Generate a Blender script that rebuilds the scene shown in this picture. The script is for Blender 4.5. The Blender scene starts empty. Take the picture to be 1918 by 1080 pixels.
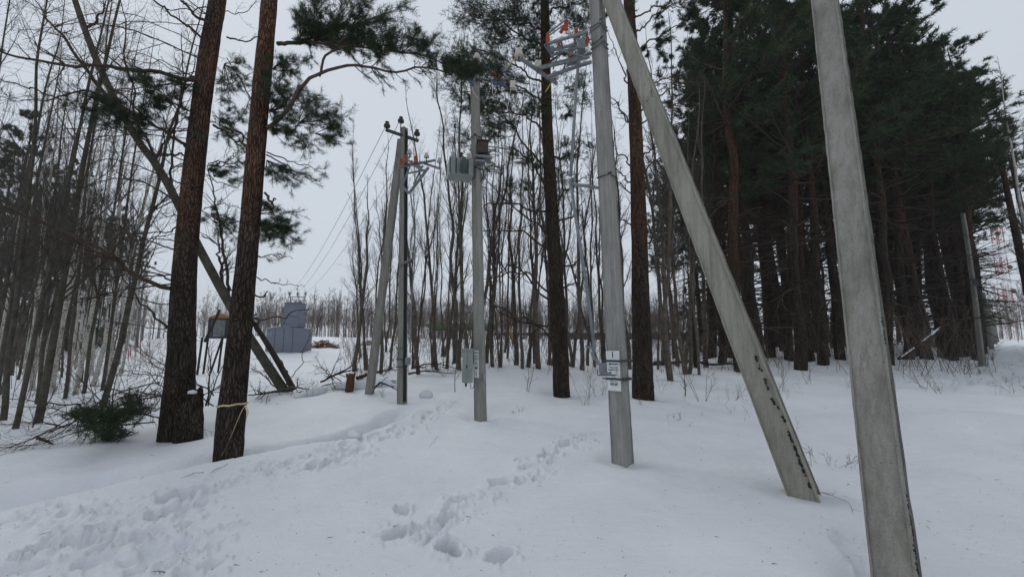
import bpy, math, random
import numpy as np
from mathutils import Vector, Matrix
S = bpy.context.scene
C = S.collection
# ------------------------------------------------------------------ camera
FPX, PH, YH = 720.0, math.atan(85/720.0), 625
CAMZ = 1.5
cam_d = bpy.data.cameras.new('camera'); cam = bpy.data.objects.new('camera', cam_d); C.objects.link(cam)
cam_d.sensor_width = 36; cam_d.lens = 36*FPX/1918; cam_d.clip_end = 2000; cam_d.clip_start = 0.05
cam.location = (0, 0, CAMZ); cam.rotation_euler = (math.pi/2+PH, 0, 0)
S.camera = cam
S.render.resolution_x = 1024; S.render.resolution_y = 576
# ------------------------------------------------------------------ sky and sun
SUN_EL, SUN_AZ = math.radians(46), math.radians(318)
w = bpy.data.worlds.new('World'); S.world = w; w.use_nodes = True
nt = w.node_tree; nt.nodes.clear()
sky = nt.nodes.new('ShaderNodeTexSky'); sky.sky_type = 'NISHITA'; sky.sun_disc = False
sky.sun_elevation = SUN_EL; sky.sun_rotation = SUN_AZ
bg1 = nt.nodes.new('ShaderNodeBackground'); bg1.inputs[1].default_value = 0.05
nt.links.new(sky.outputs[0], bg1.inputs[0])
bg2 = nt.nodes.new('ShaderNodeBackground'); bg2.inputs[0].default_value = (0.67, 0.725, 0.80, 1); bg2.inputs[1].default_value = 1.0
mx = nt.nodes.new('ShaderNodeMixShader'); mx.inputs[0].default_value = 0.9
nt.links.new(bg1.outputs[0], mx.inputs[1]); nt.links.new(bg2.outputs[0], mx.inputs[2])
wo = nt.nodes.new('ShaderNodeOutputWorld'); nt.links.new(mx.outputs[0], wo.inputs[0])
sd = bpy.data.lights.new('sun', 'SUN'); sd.energy = 0.9; sd.angle = math.radians(45); sd.color = (1, .97, .93)
sun = bpy.data.objects.new('sun', sd); C.objects.link(sun)
sdir = Vector((math.sin(SUN_AZ)*math.cos(SUN_EL), math.cos(SUN_AZ)*math.cos(SUN_EL), math.sin(SUN_EL)))
sun.rotation_euler = sdir.to_track_quat('Z', 'Y').to_euler(); sun.location = sdir*50
S.view_settings.view_transform = 'Standard'; S.view_settings.look = 'None'
S.view_settings.exposure = 0.0; S.view_settings.gamma = 1
S.cycles.max_bounces = 5; S.cycles.diffuse_bounces = 3; S.cycles.glossy_bounces = 2; S.cycles.transparent_max_bounces = 4
S.cycles.use_adaptive_sampling = True; S.cycles.adaptive_threshold = 0.02

# ------------------------------------------------------------------ maths helpers
CAM = np.array([0, 0, CAMZ]); cp, sp = math.cos(PH), math.sin(PH)
def at(px, py, D):
    u = (px-959)/FPX; v = (540-py)/FPX
    r = np.array([u, cp-v*sp, sp+v*cp]); return CAM+r*(D/r[1])
def flat(px, py, z=0.0):
    u = (px-959)/FPX; v = (540-py)/FPX
    r = np.array([u, cp-v*sp, sp+v*cp]); return CAM+r*((z-CAMZ)/r[2])
def gx(px, D): return (px-959)/FPX*D/1.0069
def proj(P):
    d = np.asarray(P, float)-CAM; f = d[1]*cp+d[2]*sp; u = d[0]/f; v = (-d[1]*sp+d[2]*cp)/f
    return 959+u*FPX, 540-v*FPX
def norm(a): return a/np.maximum(np.linalg.norm(a, axis=-1, keepdims=True), 1e-9)
def vnoise(x, y, seed=0):
    xi = np.floor(x).astype(np.int64); yi = np.floor(y).astype(np.int64); fx = x-xi; fy = y-yi
    fx = fx*fx*fx*(fx*(fx*6-15)+10); fy = fy*fy*fy*(fy*(fy*6-15)+10)
    def h(a, b):
        n = (a*374761393+b*668265263+seed*1442695041) & 0xffffffff
        n = ((n ^ (n >> 13))*1274126177) & 0xffffffff; n = n ^ (n >> 16)
        return (n & 0xffffff)/float(0xffffff)
    return (h(xi, yi)*(1-fx)+h(xi+1, yi)*fx)*(1-fy)+(h(xi, yi+1)*(1-fx)+h(xi+1, yi+1)*fx)*fy-0.5
def fbm(x, y, o=4, seed=0):
    s = 0; a = 1.0
    for k in range(o): s = s+a*vnoise(x*2**k+k*17.3, y*2**k-k*9.1, seed+k); a *= .5
    return s

# ------------------------------------------------------------------ mesh helpers
class Geo:
    def __init__(s): s.V = []; s.F = []; s.n = 0
    def add(s, V, F, mi=0):
        V = np.asarray(V, float).reshape(-1, 3); s.V.append(V)
        for f in (F if isinstance(F, list) else [F]):
            s.F.append((np.asarray(f, np.int64)+s.n, mi))
        s.n += len(V); return s
    def build(s, name, mats, parent=None, origin=None, smooth=True, fix=False):
        me = bpy.data.meshes.new(name)
        V = np.concatenate(s.V)
        if origin is not None: V = V-np.asarray(origin)
        loops = []; tot = []; mi = []
        for f, m in s.F:
            loops.append(f.ravel()); tot.append(np.full(len(f), f.shape[1])); mi.append(np.full(len(f), m))
        loops = np.concatenate(loops); tot = np.concatenate(tot); mi = np.concatenate(mi)
        me.vertices.add(len(V)); me.vertices.foreach_set('co', V.ravel())
        me.loops.add(len(loops)); me.loops.foreach_set('vertex_index', loops)
        me.polygons.add(len(tot)); me.polygons.foreach_set('loop_start', np.concatenate([[0], np.cumsum(tot)[:-1]]))
        me.polygons.foreach_set('loop_total', tot); me.polygons.foreach_set('material_index', mi)
        me.polygons.foreach_set('use_smooth', np.full(len(tot), smooth))
        me.update(calc_edges=True); me.validate()
        for m in (mats if isinstance(mats, (list, tuple)) else [mats]): me.materials.append(m)
        o = bpy.data.objects.new(name, me); C.objects.link(o)
        if parent is not None: o.parent = parent
        return o
def tubes(g, P, R, k=4, mi=0, cap=False):
    P = np.asarray(P, float); R = np.asarray(R, float)
    if P.ndim == 2: P = P[None]; R = R[None]
    m, n, _ = P.shape
    if m == 0: return
    T = norm(np.gradient(P, axis=1)); mean = norm(T.mean(axis=1))
    ref = np.where((np.abs(mean[:, 2]) > .75)[:, None], np.array([1., 0.13, 0]), np.array([0, 0, 1.]))[:, None, :]
    N = norm(np.cross(T, np.broadcast_to(ref, T.shape))); B = np.cross(T, N)
    a = np.arange(k)/k*2*math.pi
    V = P[:, :, None, :]+R[:, :, None, None]*(np.cos(a)[None, None, :, None]*N[:, :, None, :]+np.sin(a)[None, None, :, None]*B[:, :, None, :])
    idx = np.arange(m*n*k).reshape(m, n, k)
    a0 = idx[:, :-1]; a1 = idx[:, 1:]
    F = np.stack([a0, np.roll(a0, -1, 2), np.roll(a1, -1, 2), a1], -1).reshape(-1, 4)
    fs = [F]
    if cap:
        fs.append(idx[:, 0, ::-1].reshape(m, k)); fs.append(idx[:, -1].reshape(m, k))
    g.add(V, fs, mi)
def curve(pts, n=12, wob=0, rng=None):
    pts = np.asarray(pts, float); m = len(pts)
    if m == 2: t = np.linspace(0, 1, n)[:, None]; Q = pts[0]*(1-t)+pts[1]*t
    else:
        e = np.vstack([2*pts[0]-pts[1], pts, 2*pts[-1]-pts[-2]]); out = []
        for t in np.linspace(0, m-1-1e-6, n):
            i = int(t); f = t-i; p0, p1, p2, p3 = e[i:i+4]
            out.append(.5*(2*p1+(p2-p0)*f+(2*p0-5*p1+4*p2-p3)*f*f+(3*p1-p0-3*p2+p3)*f**3))
        Q = np.array(out)
    if wob and rng is not None:
        d = rng.normal(0, wob, Q.shape); d = (d+np.roll(d, 1, 0)+np.roll(d, -1, 0))/2; d[0] = 0; Q = Q+d
    return Q
def boxv(g, c, ax, ay, az, mi=0):
    c = np.asarray(c, float); ax, ay, az = [np.asarray(v, float)/2 for v in (ax, ay, az)]
    V = [c+sx*ax+sy*ay+sz*az for sz in (-1, 1) for sy in (-1, 1) for sx in (-1, 1)]
    g.add(V, np.array([[0, 2, 3, 1], [4, 5, 7, 6], [0, 1, 5, 4], [2, 6, 7, 3], [0, 4, 6, 2], [1, 3, 7, 5]]), mi)
def bar(g, a, b, w, h=None, mi=0, up=(0, 0, 1)):
    a = np.asarray(a, float); b = np.asarray(b, float); d = b-a; u = norm(d)
    upv = np.asarray(up, float)
    if abs(np.dot(u, upv)) > .95: upv = np.array([0, 1., 0])
    s = norm(np.cross(u, upv)); t = np.cross(s, u)
    boxv(g, (a+b)/2, d, s*w, t*(h or w), mi)
def rod(g, a, b, r, k=8, mi=0): tubes(g, np.array([a, b]), np.array([r, r]), k, mi, True)
def lathe(g, base, axis, prof, k=16, mi=0):
    base = np.asarray(base, float); axis = norm(np.asarray(axis, float))
    prof = np.array(prof); P = base+prof[:, :1]*axis
    ref = np.array([1., .1, 0]) if abs(axis[2]) > .7 else np.array([0, 0, 1.])
    N = norm(np.cross(axis, ref)); B = np.cross(axis, N); a = np.arange(k)/k*2*math.pi
    V = P[:, None, :]+prof[:, 1][:, None, None]*(np.cos(a)[None, :, None]*N+np.sin(a)[None, :, None]*B)
    n = len(prof); idx = np.arange(n*k).reshape(n, k)
    F = np.stack([idx[:-1], np.roll(idx[:-1], -1, 1), np.roll(idx[1:], -1, 1), idx[1:]], -1).reshape(-1, 4)
    g.add(V, [F, idx[0:1, ::-1], idx[-1:]], mi)
# random generators
def rdir(rng, n): return norm(rng.normal(size=(n, 3)))
def children(P, R, per, t0, t1, length, ang, up, wig, n, rng, rr=.5, taper=.25, minr=.0012):
    """side shoots of curves P (m,n0,3): returns their points and radii"""
    m, n0, _ = P.shape; K = m*per
    par = np.repeat(np.arange(m), per); t = rng.uniform(t0, t1, K)
    f = t*(n0-1); i = np.minimum(f.astype(int), n0-2); f = f-i
    o = P[par, i]*(1-f)[:, None]+P[par, i+1]*f[:, None]
    T = norm(P[par, i+1]-P[par, i]); r = (R[par, i]*(1-f)+R[par, i+1]*f)
    plen = np.linalg.norm(P[:, -1]-P[:, 0], axis=1)[par]
    L = (length(t) if callable(length) else length)*plen*rng.uniform(.6, 1.25, K)
    q = rdir(rng, K); q = norm(q-(q*T).sum(1, keepdims=True)*T)
    a = math.radians(ang)*rng.uniform(.7, 1.3, K)[:, None]
    d = norm(np.cos(a)*T+np.sin(a)*q)
    Q = np.zeros((K, n, 3)); Q[:, 0] = o; st = (L/(n-1))[:, None]
    for k in range(1, n):
        d = norm(d+rng.normal(0, wig, (K, 3))+np.array([0, 0, up])/n); Q[:, k] = Q[:, k-1]+d*st
    r0 = np.maximum(np.minimum(r*rr, L*.03+.001), minr)
    RR = r0[:, None]*np.linspace(1, taper, n)[None, :]
    return Q, np.maximum(RR, minr*.7)
def needles(g, P, D, q, ln, wd, rng, spread=.9, back=.1, mi=0):
    """q needles around every shoot tip P with direction D"""
    m = len(P); K = m*q
    if K == 0: return
    Pp = np.repeat(P, q, 0); Dd = np.repeat(D, q, 0)
    d = norm(Dd*.75+rdir(rng, K)*spread)
    b = Pp-Dd*(rng.uniform(0, back, K)[:, None])
    L = ln*rng.uniform(.6, 1.15, K)[:, None]; s = norm(np.cross(d, rdir(rng, K)))*wd*.5
    V = np.stack([b-s, b+s, b+d*L], 1).reshape(-1, 3)
    g.add(V, np.arange(K*3).reshape(-1, 3), mi)

# ------------------------------------------------------------------ object bookkeeping
def tag(o, label=None, cat=None, group=None, kind=None):
    if label: o['label'] = label
    if cat: o['category'] = cat
    if group: o['group'] = group
    if kind: o['kind'] = kind
    return o
def thing(name, label, cat, loc=(0, 0, 0), group=None):
    o = bpy.data.objects.new(name, None); C.objects.link(o); o.location = tuple(map(float, loc)); o.empty_display_size = .3
    return tag(o, label, cat, group)
def dup(root, loc, rz=0, sc=1, tilt=(0, 0), label=None, group=None):
    r = root.copy(); C.objects.link(r); r.location = tuple(map(float, loc)); r.rotation_euler = (tilt[0], tilt[1], rz)
    r.scale = (sc, sc, sc) if not isinstance(sc, tuple) else sc
    if label: r['label'] = label
    if group: r['group'] = group
    for ch in list(root.children):
        c = ch.copy(); C.objects.link(c); c.parent = r
        for gch in list(ch.children):
            d = gch.copy(); C.objects.link(d); d.parent = c
    return r

# ------------------------------------------------------------------ materials
def mat(name, rough=.8, metal=0, spec=.3):
    m = bpy.data.materials.new(name); m.use_nodes = True; b = m.node_tree.nodes['Principled BSDF']
    b.inputs['Roughness'].default_value = rough; b.inputs['Metallic'].default_value = metal
    b.inputs['Specular IOR Level'].default_value = spec
    return m, m.node_tree, b
def node(t, k, **kw):
    n = t.nodes.new(k)
    for a, v in kw.items():
        if a.startswith('i_'): n.inputs[int(a[2:]) if a[2:].isdigit() else a[2:]].default_value = v
        else: setattr(n, a, v)
    return n
def coords(t, sc, kind='Object'):
    tc = node(t, 'ShaderNodeTexCoord'); mp = node(t, 'ShaderNodeMapping'); mp.inputs['Scale'].default_value = sc
    t.links.new(tc.outputs[kind], mp.inputs[0]); return mp.outputs[0]
def noise(t, vec, scale, detail=4, rough=.6):
    n = node(t, 'ShaderNodeTexNoise'); n.inputs['Scale'].default_value = scale; n.inputs['Detail'].default_value = detail
    n.inputs['Roughness'].default_value = rough; t.links.new(vec, n.inputs['Vector']); return n.outputs['Fac']
def ramp(t, fac, stops):
    r = node(t, 'ShaderNodeValToRGB'); e = r.color_ramp.elements
    while len(e) < len(stops): e.new(.5)
    for i, (p, c) in enumerate(stops): e[i].position = p; e[i].color = (*c, 1) if len(c) == 3 else c
    t.links.new(fac, r.inputs[0]); return r.outputs[0]
def mixc(t, fac, a, b, mode='MIX'):
    m = node(t, 'ShaderNodeMix', data_type='RGBA', blend_type=mode)
    for s, v in ((0, fac), (6, a), (7, b)):
        if hasattr(v, 'links') or hasattr(v, 'is_output'): t.links.new(v, m.inputs[s])
        else: m.inputs[s].default_value = v if s == 0 else ((*v, 1) if len(v) == 3 else v)
    return m.outputs[2]
def bump(t, b, h, strength=.5, dist=.01):
    n = node(t, 'ShaderNodeBump'); n.inputs['Strength'].default_value = strength; n.inputs['Distance'].default_value = dist
    t.links.new(h, n.inputs['Height']); t.links.new(n.outputs[0], b.inputs['Normal'])
def simple(name, c, rough=.6, metal=0, spec=.3, var=.25, scale=12, bmp=.15, bd=.004):
    m, t, b = mat(name, rough, metal, spec); v = coords(t, (1, 1, 1)); n = noise(t, v, scale, 5, .65)
    c = np.array(c); lo = tuple(c*(1-var)); hi = tuple(np.minimum(c*(1+var), 1))
    t.links.new(ramp(t, n, [(.3, lo), (.7, hi)]), b.inputs['Base Color'])
    if bmp: bump(t, b, noise(t, v, scale*4, 4), bmp, bd)
    return m
def zmask(t, z0, z1):
    tc = node(t, 'ShaderNodeTexCoord'); s = node(t, 'ShaderNodeSeparateXYZ'); t.links.new(tc.outputs['Object'], s.inputs[0])
    m = node(t, 'ShaderNodeMapRange', interpolation_type='SMOOTHSTEP'); m.inputs['From Min'].default_value = z0; m.inputs['From Max'].default_value = z1
    t.links.new(s.outputs[2], m.inputs[0]); return m.outputs[0]

def bark_pine(name, z0, z1, red=(.17, .086, .055), vs=1.0):
    m, t, b = mat(name, .95, 0, .1)
    v = coords(t, (1, 1, .22)); vz = coords(t, (1, 1, .35))
    vo = node(t, 'ShaderNodeTexVoronoi', feature='DISTANCE_TO_EDGE'); vo.inputs['Scale'].default_value = 36*vs
    nw = noise(t, v, 9*vs, 5, .7); wv = node(t, 'ShaderNodeMixRGB'); wv.inputs[0].default_value = .10
    t.links.new(v, wv.inputs[1]); nn = node(t, 'ShaderNodeTexNoise'); nn.inputs['Scale'].default_value = 7; t.links.new(vz, nn.inputs['Vector'])
    t.links.new(nn.outputs['Color'], wv.inputs[2]); t.links.new(wv.outputs[0], vo.inputs['Vector'])
    crack = ramp(t, vo.outputs[0], [(0, (0, 0, 0)), (.16, (1, 1, 1))])
    dark = ramp(t, nw, [(.25, (.022, .018, .014)), (.55, (.060, .047, .036)), (.8, (.105, .088, .07))])
    rd = np.array(red)
    redc = ramp(t, noise(t, v, 14, 4, .6), [(.25, tuple(rd*.45)), (.6, tuple(rd)), (.85, tuple(rd*1.5+.01))])
    zm = zmask(t, z0, z1); mm = node(t, 'ShaderNodeMath', operation='MULTIPLY')
    pn = ramp(t, noise(t, vz, 1.6, 3, .6), [(.34, (0, 0, 0)), (.6, (1, 1, 1))]); t.links.new(zm, mm.inputs[0]); t.links.new(pn, mm.inputs[1])
    col = mixc(t, mm.outputs[0], dark, redc)
    moss = ramp(t, noise(t, coords(t, (1, 1, 1)), 5, 5, .7), [(.55, (0, 0, 0)), (.75, (.6, .6, .6))])
    col = mixc(t, moss, col, (.06, .07, .045))
    t.links.new(mixc(t, .68, col, crack, 'MULTIPLY'), b.inputs['Base Color'])
    bump(t, b, crack, 1.0, .02)
    return m
M = {}
M['pine_bark'] = bark_pine('pine_bark', 2.0, 4.2)
M['pine_bark_mid'] = bark_pine('pine_bark_mid', 2.0, 5.0, (.13, .066, .042))
M['pine_bark_dark'] = bark_pine('pine_bark_dark', 4.5, 8, (.11, .055, .03))
M['pine_twig'] = simple('pine_twig', (.055, .042, .032), .9, spec=.1, var=.4, scale=9)
M['pine_limb'] = simple('pine_limb', (.085, .056, .042), .9, spec=.1, var=.4, scale=9, bmp=.6, bd=.01)
def needle_mat(name, a, b_):
    m, t, b = mat(name, .75, 0, .15)
    n = noise(t, coords(t, (1, 1, 1)), 3.0, 4, .7)
    oi = node(t, 'ShaderNodeObjectInfo'); vr = ramp(t, oi.outputs['Random'], [(0, (.62, .66, .62)), (.5, (1, 1, .9)), (1, (1.0, 1.0, 1.0))])
    t.links.new(mixc(t, 1, ramp(t, n, [(.3, a), (.7, b_)]), vr, 'MULTIPLY'), b.inputs['Base Color']); return m
M['needles'] = needle_mat('needles', (.022, .038, .022), (.060, .090, .048))
M['needles_dark'] = needle_mat('needles_dark', (.022, .038, .021), (.062, .088, .042))
M['dead_needles'] = simple('dead_needles', (.20, .13, .05), .9, var=.3)
m, t, b = mat('birch_bark', .75, 0, .2)
v = coords(t, (3, 3, 26)); n1 = ramp(t, noise(t, v, 1.3, 3, .7), [(.56, (0, 0, 0)), (.66, (1, 1, 1))])
n2 = ramp(t, noise(t, coords(t, (5, 5, 2.2)), 1.5, 4, .7), [(.52, (0, 0, 0)), (.64, (1, 1, 1))])
c1 = mixc(t, n1, (.46, .44, .39), (.05, .045, .04)); c1 = mixc(t, n2, c1, (.12, .115, .09))
t.links.new(c1, b.inputs['Base Color']); M['birch_bark'] = m
M['alder_bark'] = simple('alder_bark', (.098, .084, .067), .9, spec=.1, var=.5, scale=6, bmp=.6, bd=.012)
M['alder_twig'] = simple('alder_twig', (.078, .067, .059), .9, spec=.1, var=.3, scale=6, bmp=0)
M['aspen_bark'] = simple('aspen_bark', (.078, .072, .055), .9, spec=.1, var=.45, scale=5, bmp=.6, bd=.012)
M['mossy_bark'] = simple('mossy_bark', (.080, .075, .058), .95, spec=.1, var=.5, scale=6, bmp=.6, bd=.012)
M['dark_bark'] = simple('dark_bark', (.05, .042, .034), .95, spec=.1, var=.5, scale=9, bmp=.8, bd=.02)
M['rot_wood'] = simple('rot_wood', (.10, .055, .03), .95, spec=.1, var=.6, scale=14, bmp=.8, bd=.02)
M['fresh_wood'] = simple('fresh_wood', (.42, .28, .14), .8, var=.3)
M['far_bark'] = simple('far_bark', (.30, .27, .245), .9, var=.3, scale=.8, bmp=0)
M['far_twig'] = simple('far_twig', (.115, .088, .08), .95, spec=0, var=.3, scale=.3, bmp=0)
def concrete(name, base, moss=False):
    m, t, b = mat(name, .9, 0, .2); v = coords(t, (1, 1, 1)); vl = coords(t, (1, 1, .25)); c = np.array(base)
    big = ramp(t, noise(t, vl, 4.5, 6, .7), [(.25, tuple(c*.62)), (.5, tuple(c)), (.75, tuple(c*1.22))])
    fine = ramp(t, noise(t, v, 95, 4, .75), [(.3, (.72, .72, .71)), (.65, (1.0, 1.0, 1.0))])
    col = mixc(t, 1.0, big, fine, 'MULTIPLY')
    vo = node(t, 'ShaderNodeTexVoronoi'); vo.inputs['Scale'].default_value = 42; vo.inputs['Randomness'].default_value = 1; t.links.new(v, vo.inputs['Vector'])
    pit = ramp(t, vo.outputs['Distance'], [(.07, (1, 1, 1)), (.17, (0, 0, 0))])
    sel = ramp(t, noise(t, v, 17, 2, .5), [(.50, (0, 0, 0)), (.58, (1, 1, 1))])
    pm = mixc(t, 1.0, pit, sel, 'MULTIPLY')
    col = mixc(t, pm, col, tuple(c*.22))
    brn = ramp(t, noise(t, coords(t, (1.5, 1.5, .18)), 6, 4, .6), [(.52, (0, 0, 0)), (.72, (.45, .45, .45))])
    col = mixc(t, brn, col, (.17, .15, .11))
    st_ = ramp(t, noise(t, coords(t, (7, 7, .35)), 4, 5, .7), [(.44, (1, 1, 1)), (.60, (.66, .66, .63))]); col = mixc(t, .5, col, st_, 'MULTIPLY')
    gr = ramp(t, noise(t, vl, 11, 6, .8), [(.57, (0, 0, 0)), (.68, (.7, .7, .7))]); col = mixc(t, gr, col, tuple(c*.42))
    t.links.new(col, b.inputs['Base Color'])
    hh = node(t, 'ShaderNodeMath', operation='SUBTRACT'); t.links.new(noise(t, v, 60, 6, .8), hh.inputs[0]); t.links.new(pm, hh.inputs[1])
    bump(t, b, hh.outputs[0], .55, .006); return m
M['concrete'] = concrete('concrete', (.305, .298, .270))
M['concrete_warm'] = concrete('concrete_warm', (.36, .345, .30))
M['concrete_light'] = concrete('concrete_light', (.36, .355, .335))
M['concrete_dim'] = concrete('concrete_dim', (.21, .21, .19))
M['tar'] = simple('tar', (.018, .022, .018), .8, var=.5, scale=40)  # tar and moss marks, also the painted groove shade on the striped pole
M['steel'] = simple('galvanised_steel', (.19, .205, .215), .55, .3, var=.25, scale=18)
M['steel_dark'] = simple('dark_steel', (.05, .055, .06), .6, .2, var=.3, scale=18)
M['orange'] = simple('orange_polymer', (.40, .075, .025), .6, var=.2)
M['white_porcelain'] = simple('white_porcelain', (.50, .47, .41), .3, spec=.5, var=.12, bmp=0)
M['brown_porcelain'] = simple('dark_porcelain', (.02, .015, .014), .25, spec=.5, var=.3, bmp=0)
M['grey_paint'] = simple('grey_paint', (.24, .26, .25), .55, var=.12, scale=7)
M['blue_grey'] = simple('blue_grey_paint', (.17, .19, .235), .6, var=.10, scale=3, bmp=0)
M['blue_steel'] = simple('blue_steel', (.06, .09, .16), .5, .2, var=.3, scale=18)
M['white_plate'] = simple('white_plate', (.68, .70, .70), .5, var=.12, scale=9, bmp=0)
M['black_ink'] = simple('black_ink', (.015, .015, .017), .5, var=.1, bmp=0)
M['black'] = simple('black_rubber', (.012, .012, .013), .6, var=.1, bmp=0)
M['wire'] = simple('wire', (.10, .10, .105), .5, .3, var=.1, bmp=0)
M['green'] = simple('green_sheet', (.05, .17, .035), .5, var=.15, scale=2)
M['brown_sheet'] = simple('brown_sheet', (.12, .095, .085), .8, var=.3, scale=1.5, bmp=0)
M['grey_dark'] = simple('dark_grey_sheet', (.05, .055, .06), .7, var=.3, scale=1)
M['tape'] = simple('pale_tape', (.55, .42, .28), .6, var=.25, scale=20)
M['plywood'] = simple('plywood', (.30, .18, .075), .8, var=.25, scale=6)
M['glass_panel'] = simple('dull_panel', (.16, .18, .19), .3, spec=.5, var=.4, scale=6)
M['red_paint'] = simple('red_paint', (.45, .13, .14), .6, var=.1, bmp=0)
M['white_paint'] = simple('white_paint', (.72, .70, .70), .6, var=.1, bmp=0)
M['pink_stake'] = simple('faded_red_stake', (.42, .16, .16), .7, var=.2)
M['dirt'] = simple('dirt', (.10, .062, .04), .95, var=.7, scale=2.5, bmp=1, bd=.1)
M['weed'] = simple('weed_stalk', (.13, .095, .075), .9, var=.4, scale=8, bmp=0)
# snow
m, t, b = mat('snow', .65, 0, .25)
v = coords(t, (1, 1, 1))
col = ramp(t, noise(t, v, 1.1, 5, .6), [(.3, (.70, .722, .76)), (.7, (.77, .792, .822))])
gr = ramp(t, noise(t, v, 260, 2, .5), [(.3, (.93, .93, .93)), (.7, (1, 1, 1))])
t.links.new(mixc(t, 1, col, gr, 'MULTIPLY'), b.inputs['Base Color'])
ad = node(t, 'ShaderNodeMath', operation='MULTIPLY_ADD'); t.links.new(noise(t, v, 14, 5, .7), ad.inputs[0]); ad.inputs[1].default_value = 1.0
t.links.new(noise(t, v, 70, 5, .75), ad.inputs[2])
ad2 = node(t, 'ShaderNodeMath', operation='MULTIPLY_ADD'); t.links.new(noise(t, coords(t, (1, 2.6, 1)), 5, 4, .6), ad2.inputs[0]); ad2.inputs[1].default_value = 1.8; t.links.new(ad.outputs[0], ad2.inputs[2]); bump(t, b, ad2.outputs[0], .6, .016)
M['snow'] = m

# ------------------------------------------------------------------ ground of snow
CT = [at(*c) for c in [
    (1690, 1100, 2.4), (1500, 915, 3.65), (1166, 858, 4.6), (900, 781, 7.0), (753, 753, 8.6), (693, 736, 9.6), (335, 812, 6.2),
    (1052, 735, 9.6), (1205, 746, 8.9), (200, 822, 5.9), (0, 850, 5.4), (40, 790, 7), (130, 740, 10), (30, 700, 15), (220, 690, 18), (50, 668, 32),
    (310, 634, 36), (240, 662, 27), (330, 700, 17), (450, 700, 14), (500, 740, 9.5), (537, 659, 25), (573, 662, 25), (640, 643, 34), (700, 645, 34), (600, 690, 17),
    (800, 692, 14), (900, 688, 14), (1000, 683, 14.5), (1080, 690, 14), (1130, 680, 16), (760, 642, 30), (900, 642, 34), (1000, 645, 34), (1120, 640, 36), (1190, 645, 30),
    (1300, 708, 12.5), (1375, 712, 12.3), (1490, 690, 15), (1600, 682, 17), (1700, 672, 19), (1800, 664, 22), (1840, 683, 17.5), (1860, 640, 60), (1918, 637, 80),
    (1900, 700, 14), (1780, 760, 7.2), (1900, 860, 4.4), (1880, 1000, 3.05), (1400, 800, 6.6), (1300, 900, 4.0)]]
q_ = at(427, 858, 5.2); q_[2] += .17; CT.append(q_)
CT += [np.array([x, y, 0.]) for x, y in ((-2, 2.2), (-1, 2.6), (0, 2.6), (.9, 2.4), (-3.5, 2.5), (0, 1.2), (-1.2, 3.6), (0.4, 3.6))]
for px in (0, 300, 600, 900, 1200, 1500, 1800): CT.append(at(px, 634, 130)); CT.append(at(px, 628, 330))
CT = np.array(CT)
def lp(x, y):
    r = np.maximum(np.hypot(x, y), .8); return np.stack([np.clip(np.arctan2(x, y), -1.45, 1.45)*1.6, np.log(r)], -1)
def tps(d): return d*d*np.log(np.maximum(d, 1e-6))
cq = lp(CT[:, 0], CT[:, 1]); nC = len(CT)
A = tps(np.linalg.norm(cq[:, None]-cq[None], axis=-1))+np.eye(nC)*.004
Pm = np.hstack([np.ones((nC, 1)), cq]); K = np.block([[A, Pm], [Pm.T, np.zeros((3, 3))]])
sol = np.linalg.solve(K, np.concatenate([CT[:, 2], np.zeros(3)]))
TR = np.array([flat(*p)[:2] for p in [(-300, 1010), (0, 960), (200, 926), (390, 884), (520, 860), (640, 836), (740, 795), (800, 762)]])
def polyd(x, y, L):
    best = np.full(x.shape, 1e9); sgn = np.zeros(x.shape); tt = np.zeros(x.shape)
    for i in range(len(L)-1):
        a, b = L[i], L[i+1]; d = b-a; l2 = d@d
        t_ = np.clip(((x-a[0])*d[0]+(y-a[1])*d[1])/l2, 0, 1)
        qx = x-a[0]-t_*d[0]; qy = y-a[1]-t_*d[1]; ds = np.hypot(qx, qy)
        s = np.sign(d[0]*(y-a[1])-d[1]*(x-a[0])); mk = ds < best
        best = np.where(mk, ds, best); sgn = np.where(mk, s, sgn); tt = np.where(mk, i+t_, tt)
    return best, sgn, tt
# footprints: pixel, length, width, depth, heading
rf = np.random.default_rng(5)
FP = []
def fp(px, py, L=.17, W=.085, dep=.13, hd=None):
    p = flat(px, py)[:2]; k_ = .78; FP.append((p[0], p[1], L*k_, W*k_, dep*.8, math.radians(60) if hd is None else hd))
for q in [(752, 955, .10, .055, .11, 2.3), (740, 1000, .15, .085, .16, .9), (845, 1027, .13, .07, .22, 2.2), (935, 1040, .12, .085, .10, .9), (838, 968, .13, .075, .11, 1.2),
          (862, 932, .15, .07, .10, .8), (934, 905, .15, .075, .13, .7), (985, 880, .11, .05, .07, .7), (1025, 862, .16, .07, .11, .7), (1062, 838, .18, .08, .11, .8), (1102, 822, .2, .09, .11, .9),
          (1080, 770, .2, .09, .10, 2.2), (1058, 748, .2, .1, .09, 2.3), (345, 935, .22, .1, .17, .95), (325, 965, .2, .1, .13, .9), (215, 993, .16, .07, .07, .5), (100, 1028, .12, .07, .08, .6),
          (170, 1018, .2, .1, .08, .4), (250, 1015, .2, .12, .10, .9), (30, 1070, .2, .08, .07, .3), (290, 1040, .2, .14, .07, .7), (180, 1055, .18, .1, .06, .5), (1440, 900, .2, .12, .05, .2), (1600, 1040, .2, .13, .07, 1.2)]: fp(*q)
TRAIL = [(330, 950), (450, 900), (560, 880), (660, 850), (740, 815), (800, 782), (870, 752)]
tp = np.array([flat(*p)[:2] for p in TRAIL])
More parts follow.
